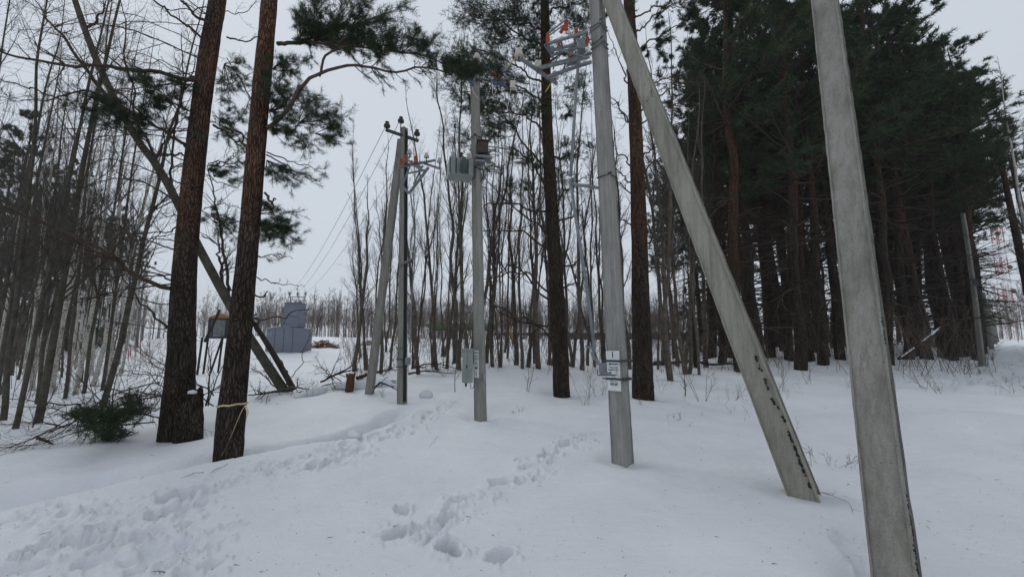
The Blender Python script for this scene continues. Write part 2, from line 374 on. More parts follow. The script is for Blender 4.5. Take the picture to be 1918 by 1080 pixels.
for i in range(95):
    s = rf.uniform(0, len(tp)-1.001); k = int(s); p = tp[k]*(1-s+k)+tp[k+1]*(s-k); d = tp[k+1]-tp[k]
    p = p+np.array([-d[1], d[0]])/np.linalg.norm(d)*rf.normal(0, .13); FP.append((p[0], p[1], rf.uniform(.05, .12), rf.uniform(.025, .055), rf.uniform(.02, .05), math.atan2(d[1], d[0])+rf.normal(0, .5)))
for i in range(70):
    p = flat(rf.uniform(20, 430), rf.uniform(955, 1080))[:2]; FP.append((p[0], p[1], rf.uniform(.03, .09), rf.uniform(.02, .045), rf.uniform(.01, .03), rf.uniform(0, 3)))
for i in range(34):
    s = rf.uniform(0, 1); p = flat(760+340*s+rf.normal(0, 16), 1010-185*s+rf.normal(0, 9)); FP.append((p[0], p[1], rf.uniform(.04, .09), rf.uniform(.02, .045), rf.uniform(.015, .05), rf.uniform(.4, 1.2)))
for i in range(14):
    s = rf.uniform(0, 1); p = flat(1020+80*s+rf.normal(0, 14), 870-55*s+rf.normal(0, 8))[:2]; FP.append((p[0], p[1], rf.uniform(.05, .1), rf.uniform(.03, .06), rf.uniform(.03, .06), rf.uniform(0, 3)))
WELLS = [(at(424, 858, 5.2)[:2], .27, .05), (at(335, 812, 6.2)[:2], .36, .06), (at(1500, 915, 3.65)[:2], .2, .07), (at(1690, 1100, 2.4)[:2], .2, .09), (at(1166, 858, 4.6)[:2], .17, .06), (at(900, 781, 7.0)[:2], .2, .06), (at(753, 753, 8.6)[:2], .2, .06),
         (at(1205, 746, 8.9)[:2], .35, .06), (at(1052, 735, 9.6)[:2], .3, .06)]
CL = []
for fx, fy, L_, W_, dp_, hd_ in list(FP):
    if math.hypot(fx, fy) > 9: continue
    for i in range(int(4+dp_*70)):
        a_ = rf.uniform(0, 6.28); q_ = rf.uniform(.9, 2.1)*max(L_, W_)*.9; CL.append((fx+math.cos(a_)*q_, fy+math.sin(a_)*q_, rf.uniform(.008, .028), rf.uniform(.008, .03)))
def ground(x, y):
    x = np.atleast_1d(np.asarray(x, float)); y = np.atleast_1d(np.asarray(y, float)); sh = x.shape; x = x.ravel(); y = y.ravel()
    z = np.zeros(len(x)); r = np.hypot(x, y)
    for s in range(0, len(x), 60000):
        q = lp(x[s:s+60000], y[s:s+60000]); d = np.linalg.norm(q[:, None]-cq[None], axis=-1)
        z[s:s+60000] = tps(d)@sol[:nC]+sol[nC]+q@sol[nC+1:]
    a = np.abs(np.arctan2(x, y)); bk = np.clip((a-1.15)/.5, 0, 1); bk = bk*bk*(3-2*bk)
    z = z*(1-bk)
    z += .05*fbm(x*.8, y*.8, 3, 3)*np.clip(r/4, .5, 2)+.16*np.clip((r-8)/20, 0, 1)*fbm(x*.25, y*.25, 3, 8)+.11*np.clip((r-9)/6, 0, 1)*np.clip((60-r)/20, 0, 1)*fbm(x*1.1, y*1.1, 4, 18)
    z += .012*fbm(x*4, y*4, 3, 21)
    nr = r < 14; xs = x[nr]; ys = y[nr]; dz = np.zeros(len(xs))
    d, sg, tt = polyd(xs, ys, TR); d = d+.05*fbm(xs*2, ys*2, 2, 40)
    sd_ = d*sg; fade = np.clip((len(TR)-1.02-tt)/1.2, 0, 1)
    wd_ = 1.0-.09*tt; q1 = np.clip(sd_/(.42*wd_), 0, 1); q2 = np.clip((sd_-.75*wd_)/(.75*wd_), 0, 1); q2 = q2*q2*(3-2*q2)
    dz -= (.42*q1*(1-q2)+.05*q2*np.clip(2.4-sd_, 0, 1))*fade
    dz += .035*np.exp(-((sd_+.10)/.13)**2)*fade
    wx = xs+.05*fbm(xs*9, ys*9, 4, 50); wy = ys+.05*fbm(xs*9, ys*9, 4, 60); cr = fbm(xs*22, ys*22, 3, 70)
    for fx, fy, L, W, dep, hd in FP:
        mk = (np.abs(xs-fx) < .6) & (np.abs(ys-fy) < .6)
        if not mk.any(): continue
        ux = wx[mk]-fx; uy = wy[mk]-fy; a_ = (ux*math.cos(hd)+uy*math.sin(hd))/L; b_ = (-ux*math.sin(hd)+uy*math.cos(hd))/W
        e = np.sqrt(a_*a_+b_*b_); pit = 1/(1+np.exp((e-1)*10))
        dz[mk] += -dep*pit*(1+.25*a_+.35*cr[mk])+(.012+.022*np.abs(cr[mk]))*np.exp(-((e-1.5)/.35)**2)*min(1, dep*9)
    order = np.argsort(xs); xo = xs[order]
    for fx, fy, rr, hh in CL:
        a_, b_ = np.searchsorted(xo, [fx-rr*3, fx+rr*3]); ii = order[a_:b_]; ii = ii[np.abs(ys[ii]-fy) < rr*3]
        if len(ii): dz[ii] += hh*np.exp(-(((xs[ii]-fx)**2+(ys[ii]-fy)**2)/rr**2)**1.6)
    for c, rr, dp in WELLS:
        e = np.hypot(xs-c[0], ys-c[1])/rr; dz -= dp*np.exp(-(np.maximum(e-.8, 0)/.8)**2)
    z[nr] += dz*np.clip((14-r[nr])/2, 0, 1)
    # right hand vehicle ruts
    for off in (-.75, .75):
        L = np.array([(2.6+off, -.5), (4.6+off, 4.), (9.5+off, 9.5), (26+off, 22), (72+off, 60)], float); d, _, _ = polyd(x, y, L)
        z -= .035*np.exp(-(d/.28)**2)*(r < 60)
    return z.reshape(sh)
def gz(x, y): return float(ground(x, y)[0])
ang = np.concatenate([np.linspace(-180, -72, 30)[:-1], np.linspace(-72, 72, 820), np.linspace(72, 180, 30)[1:]])
ang = np.radians(ang[:-1]); rad = np.concatenate([np.geomspace(.5, 12, 420)[:-1], np.geomspace(12, 420, 170)])
AA, RR_ = np.meshgrid(ang, rad, indexing='xy'); X = RR_*np.sin(AA); Y = RR_*np.cos(AA); Z = ground(X, Y)
g = Geo(); nr_, na = X.shape; idx = np.arange(nr_*na).reshape(nr_, na)
F = np.stack([idx[:-1], idx[1:], np.roll(idx[1:], -1, 1), np.roll(idx[:-1], -1, 1)], -1).reshape(-1, 4)
V = np.concatenate([np.stack([X, Y, Z], -1).reshape(-1, 3), [[0, 0, gz(0, 0)]]])
tri = np.stack([idx[0], np.roll(idx[0], -1), np.full(na, nr_*na)], -1)
g.add(V, [F, tri]); o = g.build('snow_ground', M['snow']); tag(o, kind='structure')

# ------------------------------------------------------------------ concrete poles
class Pole:
    def __init__(s, name, label, b, tpt, a0, a1, beta, mt, ext=0, cat='utility pole', group=None, asp=1.0, sunk=.6, rng=None, groove=None):
        B = at(*b); T = at(*tpt); s.A = norm(T-B); T = T+s.A*ext; s.B = B-s.A*sunk; s.T = T; s.a0, s.a1, s.asp = a0, a1, asp
        d = np.array([-B[0], -B[1]]); d /= np.linalg.norm(d); be = math.radians(beta)
        # turn the face normal towards the viewer's left
        n = np.array([d[0]*math.cos(be)+d[1]*math.sin(be), -d[0]*math.sin(be)+d[1]*math.cos(be), 0])
        s.n = norm(n-s.A*(n@s.A)); s.r = np.cross(s.A, s.n)
        s.root = thing(name, label, cat, B, group); s.base = B; s.L = np.linalg.norm(s.T-s.B)
        g = Geo(); nn = 90; ch = .14; pr = []
        for sx, sy in ((1, 1), (-1, 1), (-1, -1), (1, -1)):
            pts = [(sx*(1-ch), sy), (sx, sy*(1-ch))]
            if sx*sy < 0: pts = pts[::-1]
            pr += pts
        pr = np.array(pr)/2
        # subdivide sides a little so the edges can be chipped
        q = []
        for i in range(8):
            a, b_ = pr[i], pr[(i+1) % 8]
            for k in range(3): q.append(a+(b_-a)*k/3)
        pr = np.array(q); k = len(pr); t_ = np.linspace(0, 1, nn); rg = np.random.default_rng(len(name)+int(b[0]))
        aw = (a0+(a1-a0)*t_)[:, None]
        V = s.B+(s.T-s.B)*t_[:, None, None]+pr[None, :, 0, None]*(aw[..., None]*asp)*s.r+pr[None, :, 1, None]*aw[..., None]*s.n
        V = V+rg.normal(0, .0013, V.shape)
        id_ = np.arange(nn*k).reshape(nn, k)
        F = np.stack([id_[:-1], np.roll(id_[:-1], -1, 1), np.roll(id_[1:], -1, 1), id_[1:]], -1).reshape(-1, 4)
        g.add(V, [F, id_[0:1, ::-1], id_[-1:]])
        s.shaft = g.build('shaft', mt, s.root, B, smooth=False)
    def P(s, t): return s.B+(s.T-s.B)*t
    def w(s, t): return s.a0+(s.a1-s.a0)*t
    def t_at(s, py):
        lo, hi = 0, 1
        for _ in range(40):
            mi = (lo+hi)/2
            if proj(s.P(mi))[1] > py: lo = mi
            else: hi = mi
        return (lo+hi)/2
    def on(s, py, u=0, v=0):
        """point on the front face at image height py"""
        t = s.t_at(py); return s.P(t)+s.n*(s.w(t)/2+v)+s.r*u
    def band(s, py, h=.03, th=.008, mt=None, name='clamp_band', lug=True):
        t = s.t_at(py); c = s.P(t); a = s.w(t); g = Geo(); bx = a*s.asp/2+th/2; by = a/2+th/2
        boxv(g, c+s.n*by, s.r*(2*bx+th), s.n*th, s.A*h); boxv(g, c-s.n*by, s.r*(2*bx+th), s.n*th, s.A*h)
        boxv(g, c+s.r*bx, s.r*th, s.n*(2*by-th), s.A*h*.98); boxv(g, c-s.r*bx, s.r*th, s.n*(2*by-th), s.A*h*.98)
        if lug: boxv(g, c+s.n*(by+.02)+s.r*(bx+.015), s.r*.05, s.n*.03, s.A*h*.8)
        return g.build(name, mt or M['steel'], s.root, s.base, smooth=False)
def textobj(body, size, P, right, up, nrm, parent, base, mt, name='lettering', bold=0.0, sx=1.0):
    cu = bpy.data.curves.new('t', 'FONT'); cu.body = body; cu.size = size; cu.align_x = 'CENTER'; cu.align_y = 'CENTER'; cu.offset = bold
    to = bpy.data.objects.new('t', cu); C.objects.link(to); bpy.context.view_layer.update()
    me = bpy.data.meshes.new_from_object(to.evaluated_get(bpy.context.evaluated_depsgraph_get()))
    bpy.data.objects.remove(to); bpy.data.curves.remove(cu)
    n = len(me.vertices); co = np.zeros(n*3); me.vertices.foreach_get('co', co); co = co.reshape(-1, 3)
    W = P-np.asarray(base)+co[:, :1]*sx*right+co[:, 1:2]*up+.0012*nrm
    me.vertices.foreach_set('co', W.ravel()); me.update(); me.materials.clear(); me.materials.append(mt); me.name = name
    o = bpy.data.objects.new(name, me); C.objects.link(o); o.parent = parent; return o

pR = Pole('concrete_strut', 'thick weathered concrete strut nearest to the camera, cut by the bottom edge at right', (1678, 1078, 2.42), (1545, 0, 3.45),   .182, .165, 7, M['concrete'], 2.2, 'support strut', asp=1.12)
pS = Pole('concrete_strut', 'slanting pale concrete strut with dark tar marks down its right edge', (1500, 912, 3.65), (1145, 0, 4.55), .235, .175, 4, M['concrete_warm'], .55, 'support strut')
p1 = Pole('utility_pole', 'grey concrete utility pole carrying the white number 1 plate and galvanised switch gear', (1166, 858, 4.6), (1118, 0, 4.75), .196, .135, 28, M['concrete_light'], 3.2)
p2 = Pole('utility_pole', 'concrete utility pole with a grey metal control cabinet hung low on its left side', (900, 781, 7.0), (889, 118, 7.0), .172, .128, 50, M['concrete'], 0)
p3 = Pole('utility_pole', 'concrete utility pole with a painted groove shade stripe and three dark insulators on its crossarm', (753, 753, 8.6), (757, 240, 8.6), .168, .13, 45, M['concrete'], 0)
pT = Pole('concrete_strut', 'thin concrete strut leaning right against the pole with the painted groove shade stripe', (692, 736, 9.6), (752, 262, 8.85), .17, .15, 25, M['concrete'], 0, 'support strut')
# tar marks on the slanting strut
rg = np.random.default_rng(3)
for y0, y1 in ((905, 895), (885, 832), (826, 800), (790, 772), (764, 742), (728, 702), (695, 668)):
    g = Geo()
    for k in range(int((y0-y1)/2.4)+1):
        y = y0-(y0-y1)*rg.random(); t = pS.t_at(y); a = pS.w(t)
        u = a/2*(.88 if y > 760 else .70)-rg.uniform(0, .016)-.006; h = rg.uniform(.006, .022); wv = rg.uniform(.004, .014)
        c = pS.P(t)+pS.n*(a/2+.0015)+pS.r*u; n_ = 9; an = np.arange(n_)/n_*6.283; rr = rg.uniform(.6, 1.25, n_)
        g.add(np.array([c+pS.r*math.cos(x)*wv*q+pS.A*math.sin(x)*h*q for x, q in zip(an, rr)]+[c+pS.n*.002]), np.array([[i, (i+1) % n_, n_] for i in range(n_)]))
    g.build('tar_mark', M['tar'], pS.root, pS.base)
g = Geo()
lathe(g, pS.on(195, -.02, 0)+pS.n*.0, pS.n, [(0, .006), (.02, .006)], 8); rod(g, pS.on(195, .05, .02), pS.on(188, .07, .06), .004)
g.build('wire_hook', M['steel_dark'], pS.root, pS.base)
# moss and crumbled edge on the near strut
g = Geo()
for k in range(150):
    y = rg.uniform(600, 1070); t = pR.t_at(y); a = pR.w(t); c = pR.P(t)+pR.n*(a/2-.012-rg.uniform(0, .04))+pR.r*(a*1.12/2-.001)
    if fbm(np.array([y*.02]), np.array([0.]), 3, 2)[0] < -.02: continue
    lathe(g, c, pR.r, [(-.004, .006), (.001, rg.uniform(.003, .010)), (rg.uniform(.002, .006), .002)], 6)
g.build('moss_patch', M['tar'], pR.root, pR.base)

# ------------------------------------------------------------------ electrical gear
def insul(name, base, axis, r, h, n, mt, parent, origin, stem=.25):
    g = Geo(); pr = [(0, r*.35)]; hs = h/n
    for i in range(n):
        rr = r*(1-.12*i/n); pr += [(hs*(i+.15), r*.45), (hs*(i+.35), rr), (hs*(i+.5), rr*.97), (hs*(i+.8), r*.45)]
    pr += [(h, r*.35), (h*1.03, r*.05)]
    lathe(g, base, axis, pr, 18); return g.build(name, mt, parent, origin)
def pin_insul(name, P, r, parent, origin, mt, pin=.12, axis=(0, 0, 1), pm=None):
    """bell shaped pin insulator centred on P with its pin below"""
    axis = norm(np.asarray(axis, float)); b = P-axis*r*.9; g = Geo()
    lathe(g, b, axis, [(0, r*.55), (.02*r, r*.95), (r*.25, r), (r*.5, r*.72), (r*.62, r*.95), (r*.85, r*.88), (r*1.1, r*.5), (r*1.3, r*.42), (r*1.45, r*.62), (r*1.7, r*.6), (r*1.85, r*.3), (r*1.9, .001)], 20)
    o = g.build(name, mt, parent, origin); g2 = Geo(); rod(g2, b-axis*pin, b+axis*.01, r*.16, 8); g2.build('pin', pm or M['steel_dark'], o)
    o.children[0].data.transform(Matrix.Translation(-Vector(map(float, origin)))); return o

# --- switch on the pole with the number plate
R1 = thing('pole_switch', 'galvanised switch frame with orange insulators high on the pole with the number plate', 'electrical switch', at(1106, 100, 4.62)); O1 = np.array(R1.location)
g = Geo()
bar(g, at(1108, 116, 4.66), at(1025, 144, 4.72), .032); bar(g, at(977, 111, 4.5), at(1043, 157, 4.95), .036)
bar(g, at(1104, 107, 4.60), at(1009, 129, 4.66), .026); bar(g, at(1108, 100, 4.85), at(1012, 126, 4.90), .026)
bar(g, at(1052, 140, 4.72), at(1062, 112, 4.75), .022); g.build('support_arm', M['steel'], R1, O1, smooth=False)
g = Geo()
bar(g, at(1025, 82, 4.45), at(1101, 60, 4.45), .028); bar(g, at(1030, 96, 4.9), at(1103, 76, 4.9), .028)
for s in (0, .33, .66, .97):
    a = at(1025+76*s, 82-22*s, 4.45); b_ = at(1030+73*s, 96-20*s, 4.9); bar(g, a, b_, .022)
bar(g, at(1033, 104, 4.6), at(1100, 84, 4.6), .022); bar(g, at(1020, 84, 4.5), at(1036, 108, 4.7), .02); bar(g, at(1045, 88, 4.6), at(1072, 104, 4.62), .018)
bar(g, at(1026, 88, 4.5), at(1098, 108, 4.6), .018); bar(g, at(1036, 130, 4.7), at(1052, 84, 4.7), .018)
g.build('switch_frame', M['steel'], R1, O1, smooth=False)
g = Geo(); boxv(g, at(1088, 90, 4.66), (.09, 0, 0), (0, .16, .0), (0, 0, .13)); g.build('gear_plate', M['steel'], R1, O1, smooth=False); g = Geo(); boxv(g, at(1072, 116, 4.66), (.12, 0, .02), (0, .12, 0), (-.004, 0, .02)); g.build('gear_plate', M['steel'], R1, O1, smooth=False)
for q, (x, y, D, s, tl) in enumerate([(1026, 80, 4.45, 1, 0), (1050, 62, 4.6, .9, .45), (1060, 57, 4.5, 1.15, .05), (1078, 70, 4.7, 1, .1), (1047, 94, 4.85, .9, 0), (1067, 108, 4.75, .85, 0), (1098, 86, 4.6, 1, .2)]):
    insul('orange_insulator', at(x, y, D), (tl, 0, 1), .027*s, .13*s, 4, M['orange'], R1, O1)
g = Geo()
rod(g, at(1027, 62, 4.45), at(1064, 34, 4.45), .011); rod(g, at(1030, 66, 4.6), at(1066, 40, 4.6), .008); tubes(g, curve([at(1064, 34, 4.45), at(1070, 22, 4.45), at(1068, 4, 4.4), at(1070, -30, 4.4)], 14), np.full(14, .007), 6)
g.build('contact_blade', M['steel'], R1, O1)
for x, y, D in ((972, 99, 4.5), (1007, 122, 4.7), (1039, 141, 4.95)):
    pin_insul('white_insulator', at(x, y, D), .058, R1, O1, M['white_porcelain'], .07)
for a, b_ in (((966, 108, 4.5), (944, 133, 4.6)), ((1036, 150, 4.95), (1022, 172, 5.0))):
    g = Geo(); rod(g, at(*a), at(*b_), .008); g.build('yellow_lead', simple('yellow_lead', (.45, .33, .06), .6), R1, O1)
for y in (52, 58, 84, 92): p1.band(y, .018)
p1.band(333, .012, mt=M['steel_dark'])
# drive rod and box
R2 = thing('switch_drive', 'long galvanised drive rod running down beside the pole to a lever box near the plates', 'drive mechanism', at(1136, 690, 4.45)); O2 = np.array(R2.location)
g = Geo(); tubes(g, np.array([at(1084, 108, 4.62), at(1077, 200, 4.5), at(1069, 330, 4.4)]), np.full(3, .019), 10, cap=True)
tubes(g, np.array([at(1069, 345, 4.4), at(1082, 430, 4.38), at(1098, 530, 4.36), at(1112, 640, 4.34)]), np.full(4, .019), 10, cap=True); g.build('drive_rod', M['steel'], R2, O2)
g = Geo(); lathe(g, at(1069, 350, 4.4), (0, 0, 1), [(0, .02), (.1, .02)], 10); bar(g, at(1068, 344, 4.4), at(1122, 352, 4.55), .026, .03); g.build('rod_bracket', M['steel'], R2, O2, smooth=False)
g = Geo(); lathe(g, at(1113, 652, 4.34), (0, 0, 1), [(0, .022), (.09, .022)], 10); bar(g, at(1112, 650, 4.34), at(1110, 664, 4.34), .03); bar(g, at(1109, 664, 4.34), at(1125, 684, 4.34), .032)
bar(g, at(1096, 648, 4.36), at(1112, 652, 4.34), .02); g.build('lever', M['steel'], R2, O2, smooth=False)
g = Geo(); c = at(1130, 690, 4.4); boxv(g, c, (.07, 0, 0), (0, .07, 0), (0, 0, .12)); boxv(g, c+np.array([-.03, -.04, .0]), (.05, 0, 0), (0, .02, 0), (0, 0, .09)); boxv(g, c+np.array([.02, -.05, -.05]), (.11, 0, 0), (0, .012, 0), (0, 0, .03)); g.build('lever_box', M['steel'], R2, O2, smooth=False)
g = Geo(); bar(g, c+np.array([-.06, -.02, -.07]), c+np.array([.12, -.02, -.07]), .012); bar(g, c+np.array([-.08, -.06, -.07]), c+np.array([-.08, -.06, .0]), .008); g.build('locking_bar', M['steel_dark'], R2, O2, smooth=False)
p1.band(675, .022, .012, M['steel_dark']); p1.band(708, .022, .012, M['steel_dark'])
g = Geo()
for y in (675, 709):
    g = Geo(); t = p1.t_at(y); c = p1.P(t)+p1.r*(p1.w(t)/2+.035)+p1.n*.02; bar(g, c-p1.n*.13, c+p1.n*.10, .022, .02); g.build('clamp_bolt', M['steel_dark'], p1.root, p1.base, smooth=False); g = Geo(); c = p1.P(t)-p1.r*(p1.w(t)/2+.03)+p1.n*.03; rod(g, c-p1.r*.06, c+p1.r*.04, .008); g.build('clamp_bolt', M['steel_dark'], p1.root, p1.base, smooth=False)
# plates
def plate(pole, y0, y1, u0, u1, name, v=.004):
    g = Geo(); a = pole.on(y0, 0, v); b_ = pole.on(y1, 0, v)
    boxv(g, (a+b_)/2+pole.r*(u0+u1)/2, pole.r*(u1-u0), pole.n*.003, (b_-a)); return g.build(name, M['white_plate'], pole.root, pole.base, smooth=False)
wf = p1.w(p1.t_at(690)); uu = wf/2-.010
pl = plate(p1, 673, 656, -uu, uu, 'number_plate', .003); up = p1.A; rt = p1.r
def ln(body, y, size, obj, pole=p1, u=0, v=.0055, sx=1, bold=0.0): return textobj(body, size, pole.on(y, u, v), pole.r, pole.A, pole.n, obj, pole.base, M['black_ink'], 'lettering', bold, sx)
ln('1', 664, .088, pl, bold=.003, sx=.9)
pl = plate(p1, 730, 676.5, -uu, uu, 'warning_plate', .003)
ln('РОССЕТИ', 681, .021, pl, u=.015, bold=.0012)
ln('ВЛ-10кВ Ф-202', 687, .0165, pl, bold=.0010); ln('Охранная зона', 691, .0185, pl, bold=.0012)
ln('←       →', 695, .026, pl, bold=.001); ln('10 м    10 м', 700, .020, pl, bold=.001); ln('И15 кВ', 718, .038, pl, bold=.002, sx=.8); ln('г.', 725, .018, pl, u=-.03)
def disc(pole, y, u, r, par):
    g = Geo(); lathe(g, pole.on(y, u, .005), pole.n, [(0, r), (.0012, r)], 14); g.build('emblem', M['black_ink'], par, pole.base)
disc(p1, 681, -.045, .011, pl)
g = Geo(); cc = p1.on(707, .005, .0056)
T3 = [cc+up*.045, cc-up*.03-rt*.042, cc-up*.03+rt*.042]
for i in range(3): bar(g, T3[i], T3[(i+1) % 3], .0012, .006, up=p1.n)
bz = [cc+up*.026+rt*.004, cc+up*.0-rt*.006, cc+up*.004+rt*.006, cc-up*.022-rt*.002]
for i in range(3): bar(g, bz[i], bz[i+1], .0012, .005, up=p1.n)
bar(g, cc-up*.035-rt*.055, cc-up*.046+rt*.02, .0012, .008, up=p1.n)
g.build('warning_symbol', M['black_ink'], pl, p1.base, smooth=False)

# --- middle pole gear
R3 = thing('pole_switch', 'dim switch rack with blue brackets on top of the pole with the cabinet', 'electrical switch', at(889, 118, 7.0)); O3 = np.array(R3.location)
pin_insul('white_insulator', at(893, 106, 6.95), .068, R3, O3, M['white_porcelain'], .08)
g = Geo(); bar(g, at(885, 122, 6.9), at(945, 119, 7.1), .022); bar(g, at(890, 150, 6.9), at(962, 150, 7.1), .022); bar(g, at(845, 128, 6.8), at(890, 124, 6.9), .03); g.build('crossarm', M['steel_dark'], R3, O3, smooth=False)
for a, b_ in (((905, 124, 6.9), (918, 128, 7.2)), ((940, 132, 6.9), (955, 126, 7.2)), ((922, 155, 6.9), (944, 158, 7.2)), ((880, 140, 6.85), (884, 160, 6.9))):
    g = Geo(); bar(g, at(*a), at(*b_), .03, .07); g.build('blue_bracket', M['blue_steel'], R3, O3, smooth=False)
for x, y in ((925, 143), (936, 147)): insul('red_insulator', at(x, y, 7.0), (0, 0, 1), .028, .10, 4, simple('dull_red_polymer', (.16, .035, .03), .6), R3, O3)
for x, y in ((937, 107), (951, 155)): pin_insul('dark_insulator', at(x, y, 7.05), .05, R3, O3, M['brown_porcelain'], .06)
g = Geo(); boxv(g, at(960, 160, 7.0), (.10, 0, 0), (0, .1, 0), (0, 0, .14)); g.build('switch_box', M['white_porcelain'], R3, O3, smooth=False)
for pts in ([(884, 163, 6.85), (888, 175, 6.82), (896, 186, 6.8)], [(922, 150, 6.9), (922, 165, 6.9), (924, 180, 6.9), (930, 168, 6.9)], [(957, 165, 7), (955, 175, 7), (950, 205, 7)]):
    g = Geo(); tubes(g, curve([at(*p) for p in pts], 12), np.full(12, .006), 5); g.build('loose_cord', M['white_porcelain'], R3, O3)
R4 = thing('metering_unit', 'light grey box unit with dark bushings bolted left of the cabinet pole at mid height', 'transformer', at(868, 330, 6.8)); O4 = np.array(R4.location)
g = Geo(); c = at(862, 318, 6.85); e1 = np.array([.42, .12, 0]); e2 = np.array([-.12, .34, 0]); boxv(g, c, e1, e2, (0, 0, .30)); o = g.build('tank', M['grey_paint'], R4, O4, smooth=False)
for k in range(5):
    g = Geo(); q = c-e1*.50+e1*(.25*k)-e2*.5; bar(g, q+np.array([0, -.012, -.15]), q+np.array([0, -.012, .13]), .018, .02); g.build('tank_rib', M['steel_dark'], R4, O4, smooth=False)
for k, (a, b_) in enumerate(((-.35, -.2), (0, -.2), (.32, -.2))):
    insul('bushing', c+e1*a+e2*b_+np.array([0, 0, .15]), (0, 0, 1), .05, .16, 3, M['white_porcelain'] if k != 1 else M['brown_porcelain'], R4, O4)
g = Geo(); lathe(g, at(868, 322, 6.6), (0, 0, 1), [(0, .06), (.22, .06), (.23, .045), (.27, .045)], 14); g.build('cylinder', simple('dark_green_paint', (.05, .07, .065), .5), R4, O4)
g = Geo(); bar(g, at(843, 318, 6.8), at(852, 246, 6.9), .010); g.build('lead_wire', M['black'], R4, O4)
insul('dark_insulator', at(852, 240, 6.9), (0, 0, 1), .032, .09, 2, M['brown_porcelain'], R4, O4)
R5 = thing('mounting_bracket', 'blue grey steel bracket with a brown box on the right of the cabinet pole', 'bracket', at(906, 298, 6.9)); O5 = np.array(R5.location)
g = Geo(); boxv(g, at(905, 297, 6.88), (.26, .05, 0), (0, .22, 0), (0, 0, .045)); boxv(g, at(900, 305, 6.86), (.17, .03, 0), (0, .2, 0), (0, 0, .04)); bar(g, at(883, 302, 6.75), at(897, 290, 6.75), .012); g.build('bracket_plate', M['steel'], R5, O5, smooth=False)
g = Geo(); boxv(g, at(905, 279, 6.9), (.19, .03, 0), (-.02, .16, 0), (0, 0, .21)); boxv(g, at(904, 266, 6.9), (.21, .03, 0), (-.02, .18, 0), (0, 0, .02)); g.build('relay_box', simple('brown_housing', (.06, .045, .04), .7), R5, O5, smooth=False)
g = Geo(); tubes(g, curve([at(903, 312, 6.85), at(906, 322, 6.8), at(904, 334, 6.85), at(900, 340, 6.9)], 12), np.full(12, .008), 6); g.build('cable_loop', M['black'], R5, O5)
insul('dark_insulator', at(913, 256, 6.95), (0, 0, 1), .035, .08, 2, M['brown_porcelain'], R5, O5)
for y in (258, 300, 318): p2.band(y, .012, mt=M['steel_dark'])
# cabinet
R6 = thing('control_cabinet', 'grey green metal control cabinet mounted low on the left side of a concrete pole', 'cabinet', at(876, 716, 6.85)); O6 = np.array(R6.location)
g = Geo(); c0 = at(876, 716, 6.85); c1 = at(876, 655, 6.85); fn = norm(np.array([-.62, -.78, 0])); sd2 = np.array([-fn[1], fn[0], 0])
cm = (c0+c1)/2; hh = c1[2]-c0[2]; W1, W2 = .135, .13
boxv(g, cm, sd2*W1, fn*W2, (0, 0, hh)); g.build('cabinet_body', M['grey_paint'], R6, O6, smooth=False)
g = Geo(); boxv(g, cm+fn*(W2/2+.006), sd2*(W1-.02), fn*.012, (0, 0, hh-.03)); d_ = g.build('door', M['grey_paint'], R6, O6, smooth=False)
g = Geo(); boxv(g, cm+fn*(W2/2+.02)+sd2*.06, sd2*.014, fn*.016, (0, 0, .06)); g.build('handle', M['steel_dark'], d_, O6, smooth=False)
g = Geo(); boxv(g, np.array([cm[0], cm[1], c1[2]+.012]), sd2*(W1+.03), fn*(W2+.03), (0, 0, .02)); g.build('rain_cover', M['grey_paint'], R6, O6, smooth=False)
g = Geo(); lathe(g, c0+np.array([-.03, 0, -.07]), (0, 0, 1), [(0, .012), (.02, .02), (.08, .02)], 10); tubes(g, curve([c0+np.array([.05, 0, -.01]), c0+np.array([.06, 0, -.10]), c0+np.array([.10, 0, -.08]), c0+np.array([.13, 0, .02])], 12), np.full(12, .006), 6); g.build('cable_gland', M['steel_dark'], R6, O6)
g = Geo(); tubes(g, curve([c1+np.array([-.06, 0, -.03]), c1+np.array([-.05, 0, .08]), c1+np.array([.02, .0, .03])], 10), np.full(10, .007), 6); g.build('top_cable', M['steel_dark'], R6, O6)
# plate on the middle pole (its left face)
wf2 = p2.w(p2.t_at(680)); g = Geo(); a = p2.on(706, .012, .003); b_ = p2.on(655, .012, .003); boxv(g, (a+b_)/2, p2.r*.125, p2.n*.004, b_-a); pl2 = g.build('warning_plate', M['white_plate'], p2.root, p2.base, smooth=False)
for body, y, sz in (('РОССЕТИ', 660, .026), ('ВЛ-10кВ', 666, .026), ('Охранная', 670.5, .026), ('←   →', 674, .03), ('2', 699, .085)): ln(body, y, sz, pl2, p2, .012, .0062, .8 if sz > .05 else 1, .0015)
ln('15кВ', 688, .042, pl2, p2, .012, .0062, 1, .003)
g = Geo(); cc = p2.on(680, .012, .0064); T3 = [cc+p2.A*.04, cc-p2.A*.025-p2.r*.035, cc-p2.A*.025+p2.r*.035]
for i in range(3): bar(g, T3[i], T3[(i+1) % 3], .0012, .007, up=p2.n)
bar(g, cc+p2.A*.02, cc-p2.A*.018, .0012, .007, up=p2.n); g.build('warning_symbol', M['black_ink'], pl2, p2.base, smooth=False)
g = Geo(); boxv(g, p2.on(705, 0, -.09)+p2.r*.11, p2.r*.02, p2.n*.05, p2.A*.12); g.build('cable_clip', M['grey_paint'], p2.root, p2.base, smooth=False)

